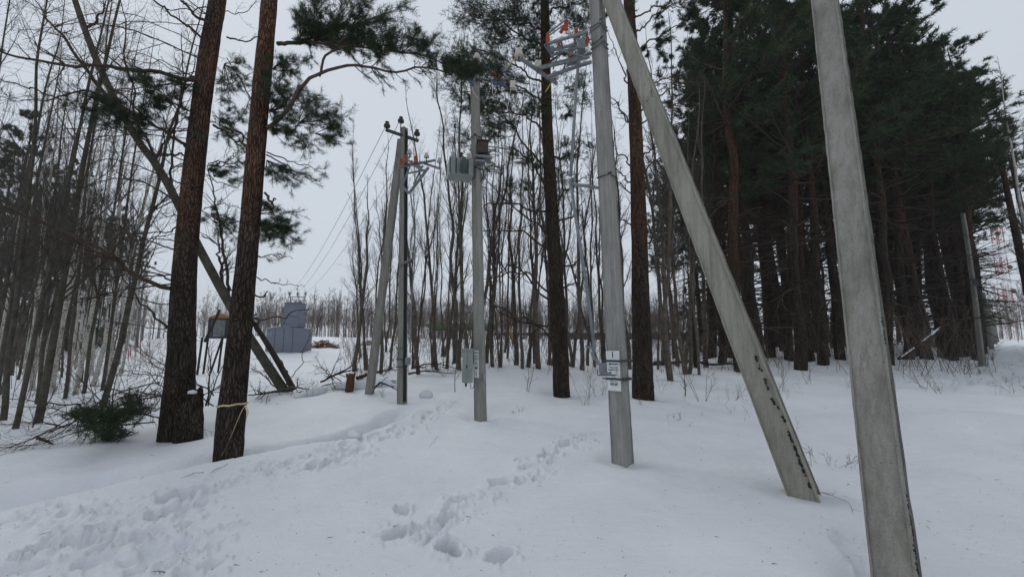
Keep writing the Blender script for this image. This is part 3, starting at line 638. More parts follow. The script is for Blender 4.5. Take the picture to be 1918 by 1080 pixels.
# --- striped pole gear
g = Geo(); P0, P1_ = p3.t_at(752), p3.t_at(246)
q0, q1 = p3.P(P0), p3.P(P1_); side = p3.r*(p3.w(.5)/2+.0035); boxv(g, (q0+q1)/2+side, (q1-q0), p3.n*.085, p3.r*.004)
g.build('groove_shade_stripe', M['tar'], p3.root, p3.base, smooth=False)  # flat dark strip paints the shade of the recessed groove on this side
g = Geo(); bar(g, at(722, 243, 8.4), at(784, 264, 8.75), .07, .05); g.build('crossarm', M['steel_dark'], p3.root, p3.base, smooth=False)
for (x, y, D, pn) in ((725, 233, 8.4, .10), (751, 224, 8.55, .22), (781, 248, 8.75, .12)):
    pin_insul('black_insulator', at(x, y, D), .075, p3.root, p3.base, M['brown_porcelain'], pn)
R7 = thing('pole_switch', 'switch frame with white and orange insulators under the black crossarm of the striped pole', 'electrical switch', at(760, 310, 8.4)); O7 = np.array(R7.location)
g = Geo(); bar(g, at(750, 313, 8.35), at(815, 300, 8.2), .04); bar(g, at(786, 303, 8.2), at(824, 316, 8.5), .04); bar(g, at(803, 313, 8.2), at(768, 360, 8.35), .045); bar(g, at(750, 345, 8.4), at(766, 362, 8.3), .05); bar(g, at(752, 300, 8.3), at(795, 320, 8.2), .035)
bar(g, at(760, 298, 8.4), at(790, 314, 8.6), .035); bar(g, at(762, 325, 8.3), at(800, 318, 8.2), .03); bar(g, at(755, 345, 8.4), at(772, 300, 8.2), .03); bar(g, at(775, 345, 8.3), at(792, 310, 8.3), .03); g.build('switch_frame', M['steel'], R7, O7, smooth=False)
g = Geo(); bar(g, at(748, 306, 8.2), at(770, 292, 8.2), .03); g.build('contact_blade', M['steel'], R7, O7, smooth=False)
for x, y, D in ((767, 284, 8.2), (799, 291, 8.2), (823, 300, 8.5)): pin_insul('white_insulator', at(x, y, D), .06, R7, O7, M['white_porcelain'], .12)
for x, y in ((760, 303), (751, 309), (778, 305)): insul('orange_insulator', at(x, y, 8.2), (0, 0, 1), .045, .16, 3, M['orange'], R7, O7)
g = Geo(); tubes(g, curve([at(769, 362, 8.3), at(775, 420, 8.3), at(777, 482, 8.3), at(771, 560, 8.4), at(768, 660, 8.45)], 12), np.full(12, .016), 8); g.build('drive_rod', M['steel'], R7, O7)
g = Geo(); bar(g, at(748, 497, 8.5), at(776, 482, 8.3), .03, .04); boxv(g, at(764, 676, 8.5), (.10, 0, 0), (0, .1, 0), (0, 0, .16)); g.build('rod_bracket', M['steel'], R7, O7, smooth=False)
for y in (497, 672, 686): p3.band(y, .02, .01, M['steel_dark'])
ln('ЭЛ-10кВ', 652, .045, p3.shaft, p3, -.01, .001)
ln('№ 3', 662, .045, p3.shaft, p3, -.01, .001)

# ------------------------------------------------------------------ kiosk substation and its lines
kb = at(535, 660, 25); kz = kb[2]; Rk = thing('transformer_kiosk', 'blue grey metal transformer kiosk with a narrow turret and arched roof, standing in the snow', 'substation', (kb[0], 25, kz)); Ok = np.array(Rk.location)
def kq(px, py, D=25): return at(px, py, D)
g = Geo(); L0 = kq(496, 661)[0]; R0 = kq(563, 661)[0]; zt = kq(535, 616)[2]; arch = []
for k in range(13):
    s = k/12; arch.append((L0+(R0-L0)*s, zt+.15*math.sin(math.pi*s)))
for yy in (25, 27.4):
    pass
Vf = []
for yy in (25, 26.3):
    Vf += [(L0, yy, kz-.5), (R0, yy, kz-.5)]+[(x, yy, z) for x, z in arch[::-1]]
n_ = 15; g.add(Vf, [np.array([list(range(n_))]), np.array([list(range(n_, 2*n_))[::-1]]), np.array([[i, i+n_, (i+1) % n_+n_, (i+1) % n_] for i in range(n_)])]); g.build('wall', M['blue_grey'], Rk, Ok, smooth=False)
g = Geo()
for i in range(12):
    a, b_ = arch[i], arch[i+1]; bar(g, (a[0], 25.65, a[1]+.008), (b_[0], 25.65, b_[1]+.008), 1.33, .03)
g.build('roof', M['blue_grey'], Rk, Ok, smooth=False)
g = Geo()
for i in range(3): a, b_ = arch[i], arch[i+1]; bar(g, (a[0]+.02, 25.6, a[1]+.05), (b_[0], 25.6, b_[1]+.05), 1.1, .05)
g.build('roof_snow', M['snow'], Rk, Ok)
g = Geo()
for x in (503, 508): c = kq(x, 626); boxv(g, c+np.array([0, -.012, 0]), (.07, 0, 0), (0, .02, 0), (0, 0, .28))
g.build('sign_plate', simple('faded_plate', (.3, .31, .34), .6), Rk, Ok, smooth=False)
g = Geo()
for k in range(1, 4): x = L0+(R0-L0)*k/4; boxv(g, (x, 24.995, (kz+zt)/2), (.02, 0, 0), (0, .012, 0), (0, 0, zt-kz+.1))
g.build('panel_seam', M['grey_dark'], Rk, Ok, smooth=False)
g = Geo(); tl, tr_ = kq(529, 600)[0]+.02, kq(556, 600)[0]+.04; z0 = zt+.1; z1 = kq(545, 567)[2]; boxv(g, ((tl+tr_)/2, 25.5, (z0+z1)/2), (tr_-tl, 0, 0), (0, .8, 0), (0, 0, z1-z0)); tt_ = g.build('turret', M['blue_grey'], Rk, Ok, smooth=False)
g = Geo(); boxv(g, ((tl+tr_)/2, 25.5, z0+.12), (tr_-tl+.1, 0, 0), (0, 1.0, 0), (0, 0, .12)); g.build('flange', M['blue_grey'], tt_, Ok, smooth=False)
g = Geo(); boxv(g, ((tl+tr_)/2, 25.5, z1+.012), (tr_-tl+.03, 0, 0), (0, .93, 0), (0, 0, .03)); boxv(g, ((tl+tr_)/2, 25.5, z1+.04), (tr_-tl-.3, 0, 0), (0, .8, 0), (0, 0, .03)); g.build('turret_cap', M['blue_grey'], tt_, Ok, smooth=False)
g = Geo(); zc = z1+.42; xa, xb = tl+.2, tr_+.12; cy = 25.4
for x in (xa, xb): bar(g, (x, cy, z1-.15), (x, cy, zc), .035)
bar(g, (xa-.15, cy, zc), (xb+.1, cy, zc+.01), .05); g.build('line_frame', M['steel'], Rk, Ok, smooth=False)
g = Geo(); rod(g, (xa+.35, cy, z1), (xa+.35, cy, z1+.28), .03); boxv(g, (xb-.22, cy, z1+.1), (.12, 0, 0), (0, .12, 0), (0, 0, .14)); g.build('vent_stub', M['blue_grey'], Rk, Ok, smooth=False)
KI = []
for x in (xa-.1, (xa+xb)/2-.02, xb+.1):
    insul('black_insulator', (x, cy, zc+.12), (0, 0, 1), .07, .2, 2, M['brown_porcelain'], Rk, Ok); KI.append(np.array([x, cy, zc+.28]))
    g = Geo(); rod(g, (x, cy, zc), (x, cy, zc+.13), .015); g.build('pin', M['steel_dark'], Rk, Ok)
for k, (dst, lb) in enumerate(((at(725, 231, 8.4), 'left'), (at(751, 222, 8.55), 'middle'), (at(781, 246, 8.75), 'right'))):
    n_ = 40; s = np.linspace(0, 1, n_)[:, None]; P = KI[k]*(1-s)+dst*s; P[:, 2] -= .55*4*(s*(1-s))[:, 0]
    g = Geo(); tubes(g, P, np.full(n_, .006), 5); o = g.build('power_line', M['wire']); tag(o, f'thin overhead wire from the {lb} insulator of the kiosk up to the striped pole', 'power line', 'wires between kiosk and pole')

# ------------------------------------------------------------------ vegetation generators
RNG = np.random.default_rng(11)
def rough_trunk(g, pts, rads, k=28, n=90, amp=.05, seed=0, mi=0):
    P = curve(pts, n); s = np.linspace(0, len(rads)-1, n); R = np.interp(s, np.arange(len(rads)), rads)
    m0 = g.n; tubes(g, P, R, k, mi, False); V = g.V[-1]
    th = np.tile(np.arange(k)/k*2*math.pi, n); zz = np.repeat(np.linspace(0, 1, n)*np.linalg.norm(P[-1]-P[0]), k)
    nz = fbm(np.cos(th)*2.2+5+zz*.35, np.sin(th)*2.2+5+zz*1.1, 4, seed)+.5*fbm(np.cos(th)*9+zz*.8, np.sin(th)*9+zz*3.3, 2, seed+9)
    c = np.repeat(P, k, 0); g.V[-1] = c+(V-c)*(1+amp*nz*2)[:, None]; return P, R
def bare_tree(name, seed, h, r0, bark, label, cat, group, n1=22, n2=6, n3=4, ang=38, up=.35, t0=.25, l1=.26, wob=.05, stems=1):
    rg = np.random.default_rng(seed); root = thing(name, label, cat, (0, 0, 0), group); gt = Geo(); gb = Geo()
    for s in range(stems):
        z = np.linspace(0, 1, 14); ph = rg.uniform(0, 6.28); sp_ = (.10*h if stems > 1 else .02*h)*rg.uniform(.4, 1.2)
        hh = h*rg.uniform(.8, 1)
        P = np.stack([math.cos(ph)*sp_*z+np.cumsum(rg.normal(0, wob*h*.05, 14))*(z > 0), math.sin(ph)*sp_*z+np.cumsum(rg.normal(0, wob*h*.05, 14)), z*hh-.5], -1)
        P[0, :2] = 0; R = np.maximum(r0*(1-z)**.85*(1 if stems == 1 else .75)+.004, .004); R[0] *= 1.15
        Pf = curve(P, 30); Rf = np.interp(np.linspace(0, 13, 30), np.arange(14), R); tubes(gt, Pf, Rf, 9)
        B1, r1 = children(Pf[None], Rf[None], n1, t0, .98, lambda t: l1*(1.12-t), ang, up*2.2, .10, 7, rg, .40, .25, .0035)
        B2, r2 = children(B1, r1, n2, .15, .98, lambda t: .55*(1.1-.6*t), 35, up, .14, 5, rg, .5, .3, .0026)
        B3, r3 = children(B2, r2, n3, .15, 1.0, lambda t: .6*(1.1-.5*t), 35, up, .16, 4, rg, .7, .5, .0024)
        tubes(gb, B1, r1, 4); tubes(gb, B2, r2, 3); tubes(gb, B3, r3, 3)
    gt.build('trunk', bark, root); gb.build('branches', M['alder_twig'], root); return root
def pine(name, seed, h, r0, label, cat, group, bark, c0=.45, nb=34, bl=.26, q=9, nl=.17, nw=.022, dead=16, n2=7, n3=3, drop=-.1, spruce=False, mneed='needles_dark'):
    rg = np.random.default_rng(seed); root = thing(name, label, cat, (0, 0, 0), group); gt = Geo(); gb = Geo(); gn = Geo()
    z = np.linspace(0, 1, 12); P = np.stack([np.cumsum(rg.normal(0, .004*h, 12)), np.cumsum(rg.normal(0, .004*h, 12)), z*h-.5], -1); P[0, :2] = 0
    R = r0*(1-z)**.75+.012; Pf = curve(P, 26); Rf = np.interp(np.linspace(0, 11, 26), np.arange(12), R); tubes(gt, Pf, Rf, 10)
    if spruce: lf = lambda t: bl*(1.05-t)/(1.05-c0)
    else: lf = lambda t: bl*np.clip(1.2-((t-.62)/.5)**2*1.1, .25, 1.2)*(1.35-t)
    B1, r1 = children(Pf[None], Rf[None], nb, c0, .985, lf, 80 if not spruce else 95, .5 if not spruce else -.1, .10, 8, rg, .35, .25, .006)
    B2, r2 = children(B1, r1, n2, .18, 1.0, lambda t: .38*(1.15-.7*t), 45, .25, .12, 5, rg, .6, .4, .005)
    B3, r3 = children(B2, r2, n3, .2, 1.0, .5, 40, .4, .12, 3, rg, .7, .6, .004)
    tubes(gb, B1, r1, 4); tubes(gb, B2, r2, 3); tubes(gb, B3, r3, 3)
    tips = np.concatenate([B3[:, -1], B3[:, 1], B2[:, -1], B2[:, 3]]); dd = np.concatenate([norm(B3[:, -1]-B3[:, -2])]*2+[norm(B2[:, -1]-B2[:, -2])]*2)
    needles(gn, tips, dd, q, nl, nw, rg, .95, .14)
    if dead:
        Dd, rd = children(Pf[None], Rf[None], dead, .10, c0+.08, lambda t: bl*.65, 85, -.05, .12, 7, rg, .25, .25, .006); D2, rd2 = children(Dd, rd, 5, .3, 1, .3, 45, 0, .15, 4, rg, .6, .4, .004)
        tubes(gb, Dd, rd, 4); tubes(gb, D2, rd2, 3)
    gt.build('trunk', bark, root); gb.build('branches', M['pine_twig'], root); gn.build('foliage', M[mneed], root); return root
used = set()
def place(proto, x, y, rz=None, sc=1, tilt=(0, 0), label=None, group=None, z=None, rng=RNG):
    rz = rng.uniform(0, 6.28) if rz is None else rz; zz = gz(x, y) if z is None else z
    if proto.name not in used:
        used.add(proto.name); proto.location = (x, y, zz); proto.rotation_euler = (tilt[0], tilt[1], rz); proto.scale = (sc,)*3 if not isinstance(sc, tuple) else sc
        if label: proto['label'] = label
        if group: proto['group'] = group
        return proto
    return dup(proto, (x, y, zz), rz, sc, tilt, label, group)

# ---- hand placed pine trunks, limbs and sprays
class HandPine:
    def __init__(s, label, pts, rads, bark, seed, name='pine_tree', sub=.5, m=1.0):
        s.m = m; pts = [(a, b, c*m) for a, b, c in pts]; rads = [x*m for x in rads]
        s.P = [at(*p) for p in pts]; b0 = s.P[0]; s.root = thing(name, label, 'tree', b0); s.o = b0; s.rg = np.random.default_rng(seed)
        s.gb = Geo(); s.gl = Geo(); s.gn = Geo(); g = Geo(); pp = [s.P[0]+(s.P[0]-s.P[1])/np.linalg.norm(s.P[0]-s.P[1])*sub]+s.P
        rough_trunk(g, pp, [rads[0]*1.12]+list(rads), 40, 170, .055, seed); g.build('trunk', bark, s.root, b0)
    def limb(s, pts, r0, r1=None, side=8, sl=.25, fol=0, t0=.3, red=False, up=.1, q=26, nl=.075, nw=.0045, lvl3=3, ang=50):
        P = curve([at(p[0], p[1], p[2]*s.m) for p in pts], 22, .004*pts[0][2], s.rg)[None]; n = P.shape[1]; r0 *= s.m; r1 = r1*s.m if r1 else None; R = np.linspace(r0, r1 or r0*.3, n)[None]
        tubes(s.gl if red else s.gb, P, R, 9)
        if side:
            B2, r2 = children(P, R, side, t0, 1.0, lambda t: sl*(1.2-.6*t), ang, up, .14, 6, s.rg, .55, .3, .0025); tubes(s.gb, B2, r2, 4)
            B3, r3 = children(B2, r2, lvl3, .2, 1.0, .5, 40, up, .14, 4, s.rg, .6, .5, .002); tubes(s.gb, B3, r3, 3)
            if fol > 0: s.leaf(B2, B3, fol, q, nl, nw)
    def leaf(s, B2, B3, fol, q, nl, nw):
        tp_ = np.concatenate([B3[:, -1], B3[:, -2], B2[:, -1]]); dd = np.concatenate([norm(B3[:, -1]-B3[:, -2])]*2+[norm(B2[:, -1]-B2[:, -2])])
        mk = s.rg.random(len(tp_)) < fol; needles(s.gn, tp_[mk], dd[mk], q, nl, nw, s.rg, .8, .12)
    def spray(s, src, c, rad, n, q=11, nl=.078, nw=.0036, n3=6, n4=3, r0=.008):
        """a clump of needled shoots reaching from src to the volume round c (rad in metres)"""
        src = (src[0], src[1], src[2]*s.m); c = (c[0], c[1], c[2]*s.m); a = at(*src); cc = at(*c); rg = s.rg; e = cc+rdir(rg, n)*rg.random((n, 1))**.45*np.array(rad)*1.4
        t_ = np.linspace(0, 1, 7)[None, :, None]; mid = (a+e)/2+rg.normal(0, .06, (n, 3))+np.array([0, 0, .04])
        P = a*(1-t_)**2+2*mid[:, None]*t_*(1-t_)+e[:, None]*t_**2; R = np.tile(np.linspace(r0, .0025, 7), (n, 1))*rg.uniform(.6, 1, (n, 1))
        tubes(s.gb, P, R, 4); B3, r3 = children(P, R, n3, .35, 1.0, .26, 48, .15, .12, 4, rg, .6, .5, .002); tubes(s.gb, B3, r3, 3)
        B4, r4 = children(B3, r3, n4, .2, 1.0, .6, 40, .2, .12, 3, rg, .7, .6, .0018); tubes(s.gb, B4, r4, 3)
        tp_ = np.concatenate([B4[:, -1], B3[:, -1], B4[:, 1]]); dd = np.concatenate([norm(B4[:, -1]-B4[:, -2]), norm(B3[:, -1]-B3[:, -2]), norm(B4[:, -1]-B4[:, -2])])
        needles(s.gn, tp_, dd, q, nl, nw, rg, .8, .10)
    def done(s, nm='needles'):
        if s.gb.n: s.gb.build('branches', M['pine_twig'], s.root, s.o)
        if s.gl.n: s.gl.build('limb', M['pine_limb'], s.root, s.o)
        if s.gn.n: s.gn.build('foliage', M[nm], s.root, s.o)

# left pine (behind, with the stump)
h = HandPine('thick dark pine with a rotten stump at its foot, left of the taped pine', [(330, 812, 5.6), (338, 700, 5.6), (348, 480, 5.65), (372, 240, 5.75), (392, 90, 5.85), (408, 0, 5.9), (440, -220, 6.2)], [.205, .172, .142, .134, .128, .118, .08], M['pine_bark'], 21, m=1.107)
h.limb([(320, 540, 5.6), (240, 512, 5.5), (205, 475, 5.3), (110, 430, 5.1), (0, 382, 4.9), (-80, 350, 4.8)], .032, .01, 20, .16, 0, .2, lvl3=3)
h.limb([(205, 478, 5.3), (225, 455, 5.4), (245, 415, 5.6)], .018, .004, 5, .3)
h.limb([(200, 480, 5.3), (160, 515, 5.4), (60, 520, 5.6), (0, 540, 5.6)], .014, .004, 6, .2)
h.limb([(310, 616, 5.5), (280, 580, 5.4), (245, 540, 5.3), (230, 505, 5.2)], .016, .005, 5, .3)
h.limb([(348, 275, 5.7), (320, 250, 5.5), (285, 228, 5.3), (255, 205, 5.2), (200, 160, 5.0)], .026, .008, 10, .25, .3)
h.limb([(375, 152, 5.7), (330, 145, 5.5), (270, 135, 5.3), (215, 122, 5.1), (140, 125, 4.9), (60, 112, 4.8), (0, 90, 4.7)], .034, .012, 18, .2, .15)
h.limb([(390, 85, 5.8), (350, 50, 5.6), (310, 20, 5.4), (285, -5, 5.3)], .02, .01, 6, .3)
h.limb([(395, 50, 5.8), (360, 20, 5.6), (325, -5, 5.5)], .026, .012, 5, .3)
h.limb([(350, 292, 5.6), (318, 290, 5.4), (290, 292, 5.3)], .015, .012, 0)
h.limb([(115, 188, 4.9), (60, 165, 4.9), (0, 150, 4.8)], .012, .006, 6, .25)
h.limb([(240, 205, 5.1), (180, 175, 5.0), (115, 182, 4.9), (60, 190, 4.9), (15, 190, 4.8)], .016, .004, 12, .22, .1)
h.limb([(285, 445, 5.6), (310, 438, 5.6), (345, 442, 5.6)], .008, .004, 3, .4)
h.limb([(400, 235, 5.8), (440, 262, 5.9), (480, 290, 6.0)], .02, .006, 8, .3, .8)
h.limb([(392, 310, 5.7), (430, 302, 5.7), (470, 308, 5.8)], .011, .005, 8, .3, .5)
h.limb([(425, 70, 5.8), (460, 78, 5.8), (500, 68, 5.9)], .014, .006, 6, .3)
h.limb([(365, 350, 5.6), (300, 330, 5.3), (200, 300, 5.0), (60, 330, 4.8)], .012, .003, 12, .2)
h.limb([(335, 620, 5.6), (250, 610, 5.5), (150, 590, 5.4)], .008, .002, 8, .25)
h.limb([(330, 760, 5.5), (280, 700, 5.3), (200, 690, 5.1)], .007, .002, 8, .25)
for c, rad, n in (((225, 215, 5.1), (.40, .35, .20), 22), ((170, 195, 5.0), (.35, .3, .16), 12), ((290, 190, 5.3), (.4, .4, .3), 16), ((330, 160, 5.5), (.3, .3, .2), 8), ((255, 160, 5.2), (.25, .3, .15), 6)):
    h.spray((c[0]+35, c[1]+5, c[2]+.1), c, rad, n)
for i in range(26):
    yy = h.rg.uniform(-40, 620); x0 = 395-(yy/620)*75; L_ = h.rg.uniform(120, 360); dD = h.rg.uniform(-.9, .9)
    h.limb([(x0, yy, 5.7), (x0-L_*.5, yy-h.rg.uniform(-25, 70), 5.7+dD*.5), (x0-L_, yy-h.rg.uniform(-50, 90), 5.7+dD)], h.rg.uniform(.006, .014), .003, 12, .28, 0, .2, lvl3=4)
for i in range(8):
    yy = h.rg.uniform(0, 500); x0 = 420-(yy/620)*60; h.limb([(x0, yy, 5.7), (x0+40, yy-h.rg.uniform(-20, 30), 5.8), (x0+80, yy-h.rg.uniform(-40, 50), 6.0)], .008, .003, 8, .3, 0, .2, lvl3=4)
h.spray((395, 400, 5.7), (410, 425, 5.9), (.3, .3, .35), 12); h.spray((400, 330, 5.7), (440, 330, 5.9), (.3, .3, .15), 8); h.spray((420, 120, 5.8), (445, 160, 6.0), (.35, .4, .5), 16)
h.spray((410, 230, 5.8), (435, 240, 6.0), (.3, .3, .3), 10)
h.done()
# front left pine with the tape
k_ = HandPine('leaning pine with a strip of pale tape tied round its dark trunk', [(427, 858, 4.6), (441, 700, 4.6), (463, 480, 4.62), (478, 300, 4.66), (493, 130, 4.7), (505, 0, 4.75), (525, -220, 4.9)], [.146, .132, .112, .103, .102, .09, .07], M['pine_bark'], 22, m=1.13)
k_.limb([(500, 240, 4.65), (535, 205, 4.6), (565, 165, 4.55), (595, 143, 4.5), (640, 130, 4.5), (685, 126, 4.5), (730, 138, 4.5), (790, 130, 4.55), (850, 140, 4.6)], .025, .009, 22, .16, .35, .5, red=True)
k_.limb([(598, 143, 4.5), (612, 110, 4.5), (632, 92, 4.5), (660, 85, 4.5), (720, 97, 4.5), (790, 105, 4.5), (840, 125, 4.5)], .016, .006, 20, .16, .6, .4, red=True)
k_.limb([(520, 82, 4.7), (570, 80, 4.6), (640, 82, 4.5), (700, 75, 4.4)], .026, .01, 14, .22, .7, .2)
k_.limb([(500, 285, 4.65), (540, 300, 4.6), (575, 310, 4.6), (600, 322, 4.6)], .009, .003, 7, .25, .2)
k_.limb([(500, 290, 4.65), (560, 320, 4.7), (592, 340, 4.7)], .010, .003, 7, .25, .3)
k_.limb([(495, 360, 4.6), (505, 380, 4.5), (520, 375, 4.45)], .014, .009, 0)
k_.limb([(482, 478, 4.62), (510, 480, 4.6), (545, 480, 4.6)], .008, .003, 6, .25, .2)
k_.limb([(472, 596, 4.6), (520, 590, 4.5), (555, 582, 4.45), (582, 578, 4.4)], .010, .004, 5, .2)
k_.limb([(475, 520, 4.6), (515, 528, 4.5), (560, 538, 4.45)], .007, .003, 6, .2)
k_.limb([(500, 225, 4.6), (470, 180, 4.7), (425, 110, 4.7)], .012, .005, 5, .3)
k_.limb([(480, 290, 4.7), (440, 245, 4.8), (400, 250, 4.9)], .012, .004, 6, .3, .5)
k_.limb([(475, 285, 4.7), (440, 248, 4.8), (405, 238, 4.8)], .014, .004, 6, .3, .3)
k_.limb([(465, 545, 4.6), (492, 555, 4.5), (500, 545, 4.4)], .012, .006, 0)
sp_list = [((640, 40, 4.5), (.45, .4, .24), 42, (590, 78, 4.6)), ((595, 60, 4.6), (.3, .4, .2), 20, (560, 80, 4.6)), ((700, 60, 4.5), (.35, .3, .16), 20, (640, 80, 4.5)), ((740, 95, 4.5), (.3, .3, .14), 16, (690, 88, 4.5)),
           ((800, 90, 4.5), (.28, .3, .16), 14, (750, 100, 4.5)), ((860, 125, 4.6), (.2, .25, .13), 14, (830, 125, 4.5)), ((905, 135, 4.7), (.16, .2, .16), 9, (860, 135, 4.6)), ((560, 200, 4.8), (.28, .4, .25), 16, (505, 210, 4.65)), ((620, 215, 4.9), (.3, .4, .14), 14, (560, 230, 4.8)),
           ((570, 255, 4.9), (.32, .4, .13), 16, (510, 240, 4.7)), ((640, 255, 5.0), (.18, .3, .1), 7, (590, 250, 4.9)), ((545, 330, 4.8), (.2, .3, .13), 9, (500, 300, 4.7)), ((530, 165, 4.8), (.2, .3, .3), 10, (500, 180, 4.7)), ((520, 440, 4.9), (.22, .3, .14), 14, (478, 420, 4.7)), ((550, 430, 4.9), (.15, .3, .08), 6, (500, 425, 4.7)),
           ((525, 395, 4.9), (.15, .3, .1), 6, (480, 400, 4.7)), ((560, 120, 4.9), (.2, .3, .2), 8, (510, 130, 4.7)), ((720, 20, 4.4), (.3, .2, .1), 8, (660, 50, 4.5))]
for c, rad, n, src in sp_list: k_.spray(src, c, rad, n)
k_.done()
# tape
tapeR = thing('barrier_tape', 'strip of pale warning tape tied round the pine with its loose ends hanging', 'tape', at(440, 757, 5.0)); Ot = np.array(tapeR.location)
tc = at(435, 757, 5.2); g = Geo(); tilt_ = .0; n_ = 44; ri = .172; V = []
for i in range(n_):
    a = i/n_*6.283; rr = ri*(1+.03*math.sin(5*a)); zo = .02*math.cos(a+.6)+.004*math.sin(7*a); p = tc+np.array([math.cos(a)*rr, math.sin(a)*rr, zo]); V += [p-np.array([0, 0, .011]), p+np.array([0, 0, .011])]
g.add(V, np.array([[2*i, 2*((i+1) % n_), 2*((i+1) % n_)+1, 2*i+1] for i in range(n_)])); g.build('tied_loop', M['tape'], tapeR, Ot)
def ribbon(pts, w0, w1, mt, nm, par, og):
    P = curve(pts, 30); g = Geo(); n = len(P); ww = np.linspace(w0, w1, n); s = np.array([1, 0, .1]); tw = np.linspace(0, 2.2, n)
    V = []
    for i in range(n): e = np.array([math.cos(tw[i]), math.sin(tw[i])*.6, .2]); V += [P[i]-e*ww[i]/2, P[i]+e*ww[i]/2]
    g.add(V, np.array([[2*i, 2*i+2, 2*i+3, 2*i+1] for i in range(n-1)])); return g.build(nm, mt, par, og)
ribbon([at(460, 758, 5.03), at(450, 775, 5.0), at(432, 818, 4.98), at(415, 853, 4.96)], .008, .010, M['tape'], 'loose_end', tapeR, Ot)
ribbon([at(460, 758, 5.03), at(464, 772, 5.02), at(462, 780, 5.02), at(463, 790, 5.02)], .03, .02, M['tape'], 'loose_end', tapeR, Ot)
# stump
st = thing('tree_stump', 'rotten dark tree stump with a jagged top against the foot of the thick pine', 'stump', at(352, 808, 6.05)); Os = np.array(st.location)
g = Geo(); rough_trunk(g, [at(352, 828, 6.05), at(355, 780, 6.05), at(359, 738, 6.05)], [.17, .155, .14], 36, 50, .16, 5); Vv = g.V[-1].reshape(50, 36, 3)
Vv[-10:, :, 2] += (fbm(np.cos(np.arange(36)/36*6.28)*3, np.sin(np.arange(36)/36*6.28)*3, 3, 7)*.22)[None, :]*np.linspace(0, 1, 10)[:, None]
top = g.V[-1][-36:]; g.V[-1] = np.vstack([g.V[-1], top.mean(0)-[0, 0, .03]]); g.F.append((np.array([[49*36+i, 49*36+(i+1) % 36, 1800] for i in range(36)]), 0)); g.n += 1
g.build('wood', M['pine_bark_dark'], st, Os)
g = Geo(); lathe(g, at(354, 736, 5.98)+np.array([.05, 0, .02]), (.1, 0, 1), [(-.02, .06), (.01, .055), (.03, .002)], 12); g.build('snow_cap', M['snow'], st, Os)

# centre pines
c1_ = HandPine('straight dark pine with many dead branches, left of the plate pole', [(1052, 735, 9.6), (1046, 600, 9.6), (1036, 430, 9.6), (1025, 230, 9.7), (1020, 0, 9.9), (1015, -160, 10.1)], [.205, .19, .165, .14, .115, .08], M['pine_bark_dark'], 23, sub=.5)
rg = np.random.default_rng(77)
for x0, y0, x1, y1, x2, y2 in ((1045, 565, 980, 510, 900, 525), (1048, 580, 960, 500, 900, 560), (1030, 470, 960, 430, 880, 440), (1045, 610, 960, 600, 905, 560), (1050, 650, 990, 600, 905, 565), (1030, 360, 980, 290, 905, 270), (1028, 330, 960, 240, 900, 200), (1025, 200, 960, 160, 890, 150),
                               (1025, 250, 970, 210, 910, 205), (1030, 400, 940, 380, 880, 400), (1035, 420, 1080, 400, 1095, 370), (1022, 160, 960, 120, 900, 100), (1022, 60, 970, 40, 890, 35), (1022, 120, 1080, 90, 1110, 70), (1020, 90, 950, 50, 900, 5), (1030, 300, 1075, 290, 1090, 270), (1034, 500, 1075, 495, 1092, 480), (1040, 545, 1070, 530, 1090, 510), (1030, 380, 1075, 345, 1095, 330), (1030, 440, 980, 400, 900, 330), (1020, 30, 1060, 10, 1100, 5)):
    D = 9.7+rg.uniform(-.9, .9)
    c1_.limb([(x0, y0, 9.65), (x1, y1, D*.5+4.85), (x2, y2, D)], .030, .008, 14, .30, 0 if y0 > 350 else .35, .25, nl=.10, nw=.008, q=18)
for cx_, cy_, w_ in ((885, 20, 1), (925, 55, 1.2), (965, 15, 1.2), (905, 120, 1), (858, 108, .8), (950, 150, 1), (880, 195, .8), (930, 235, .9), (995, 205, .8), (865, 255, .5), (1080, 95, .7), (1095, 35, .8), (1070, 200, .5), (1085, 275, .5), (1060, 335, .4), (1112, 160, .5), (1000, 90, 1.2), (990, -30, 1.2), (940, -50, 1.2), (1060, -20, 1), (905, 305, .6), (975, 290, .5), (845, 155, .6), (915, 180, 1), (960, 340, .4), (1000, 40, 1)):
    for i in range(int(9*w_)):
        x, y = cx_+rg.normal(0, 20), cy_+rg.normal(0, 13); D = 9.8+rg.uniform(-1.2, 1.2)
        c1_.spray((x+(1022-x)*.3, y+12, 9.8), (x, y, D), (.32, .4, .11), 4, q=8, nl=.10, nw=.007, n3=5, n4=2, r0=.009)
c1_.done()
c2_ = HandPine('orange barked pine standing just right of the pole with the number plate', [(1205, 746, 8.9), (1201, 600, 8.9), (1196, 400, 8.95), (1189, 200, 9.05), (1178, 0, 9.2), (1170, -200, 9.4)], [.235, .205, .175, .15, .13, .10], M['pine_bark_mid'], 24, sub=.5)
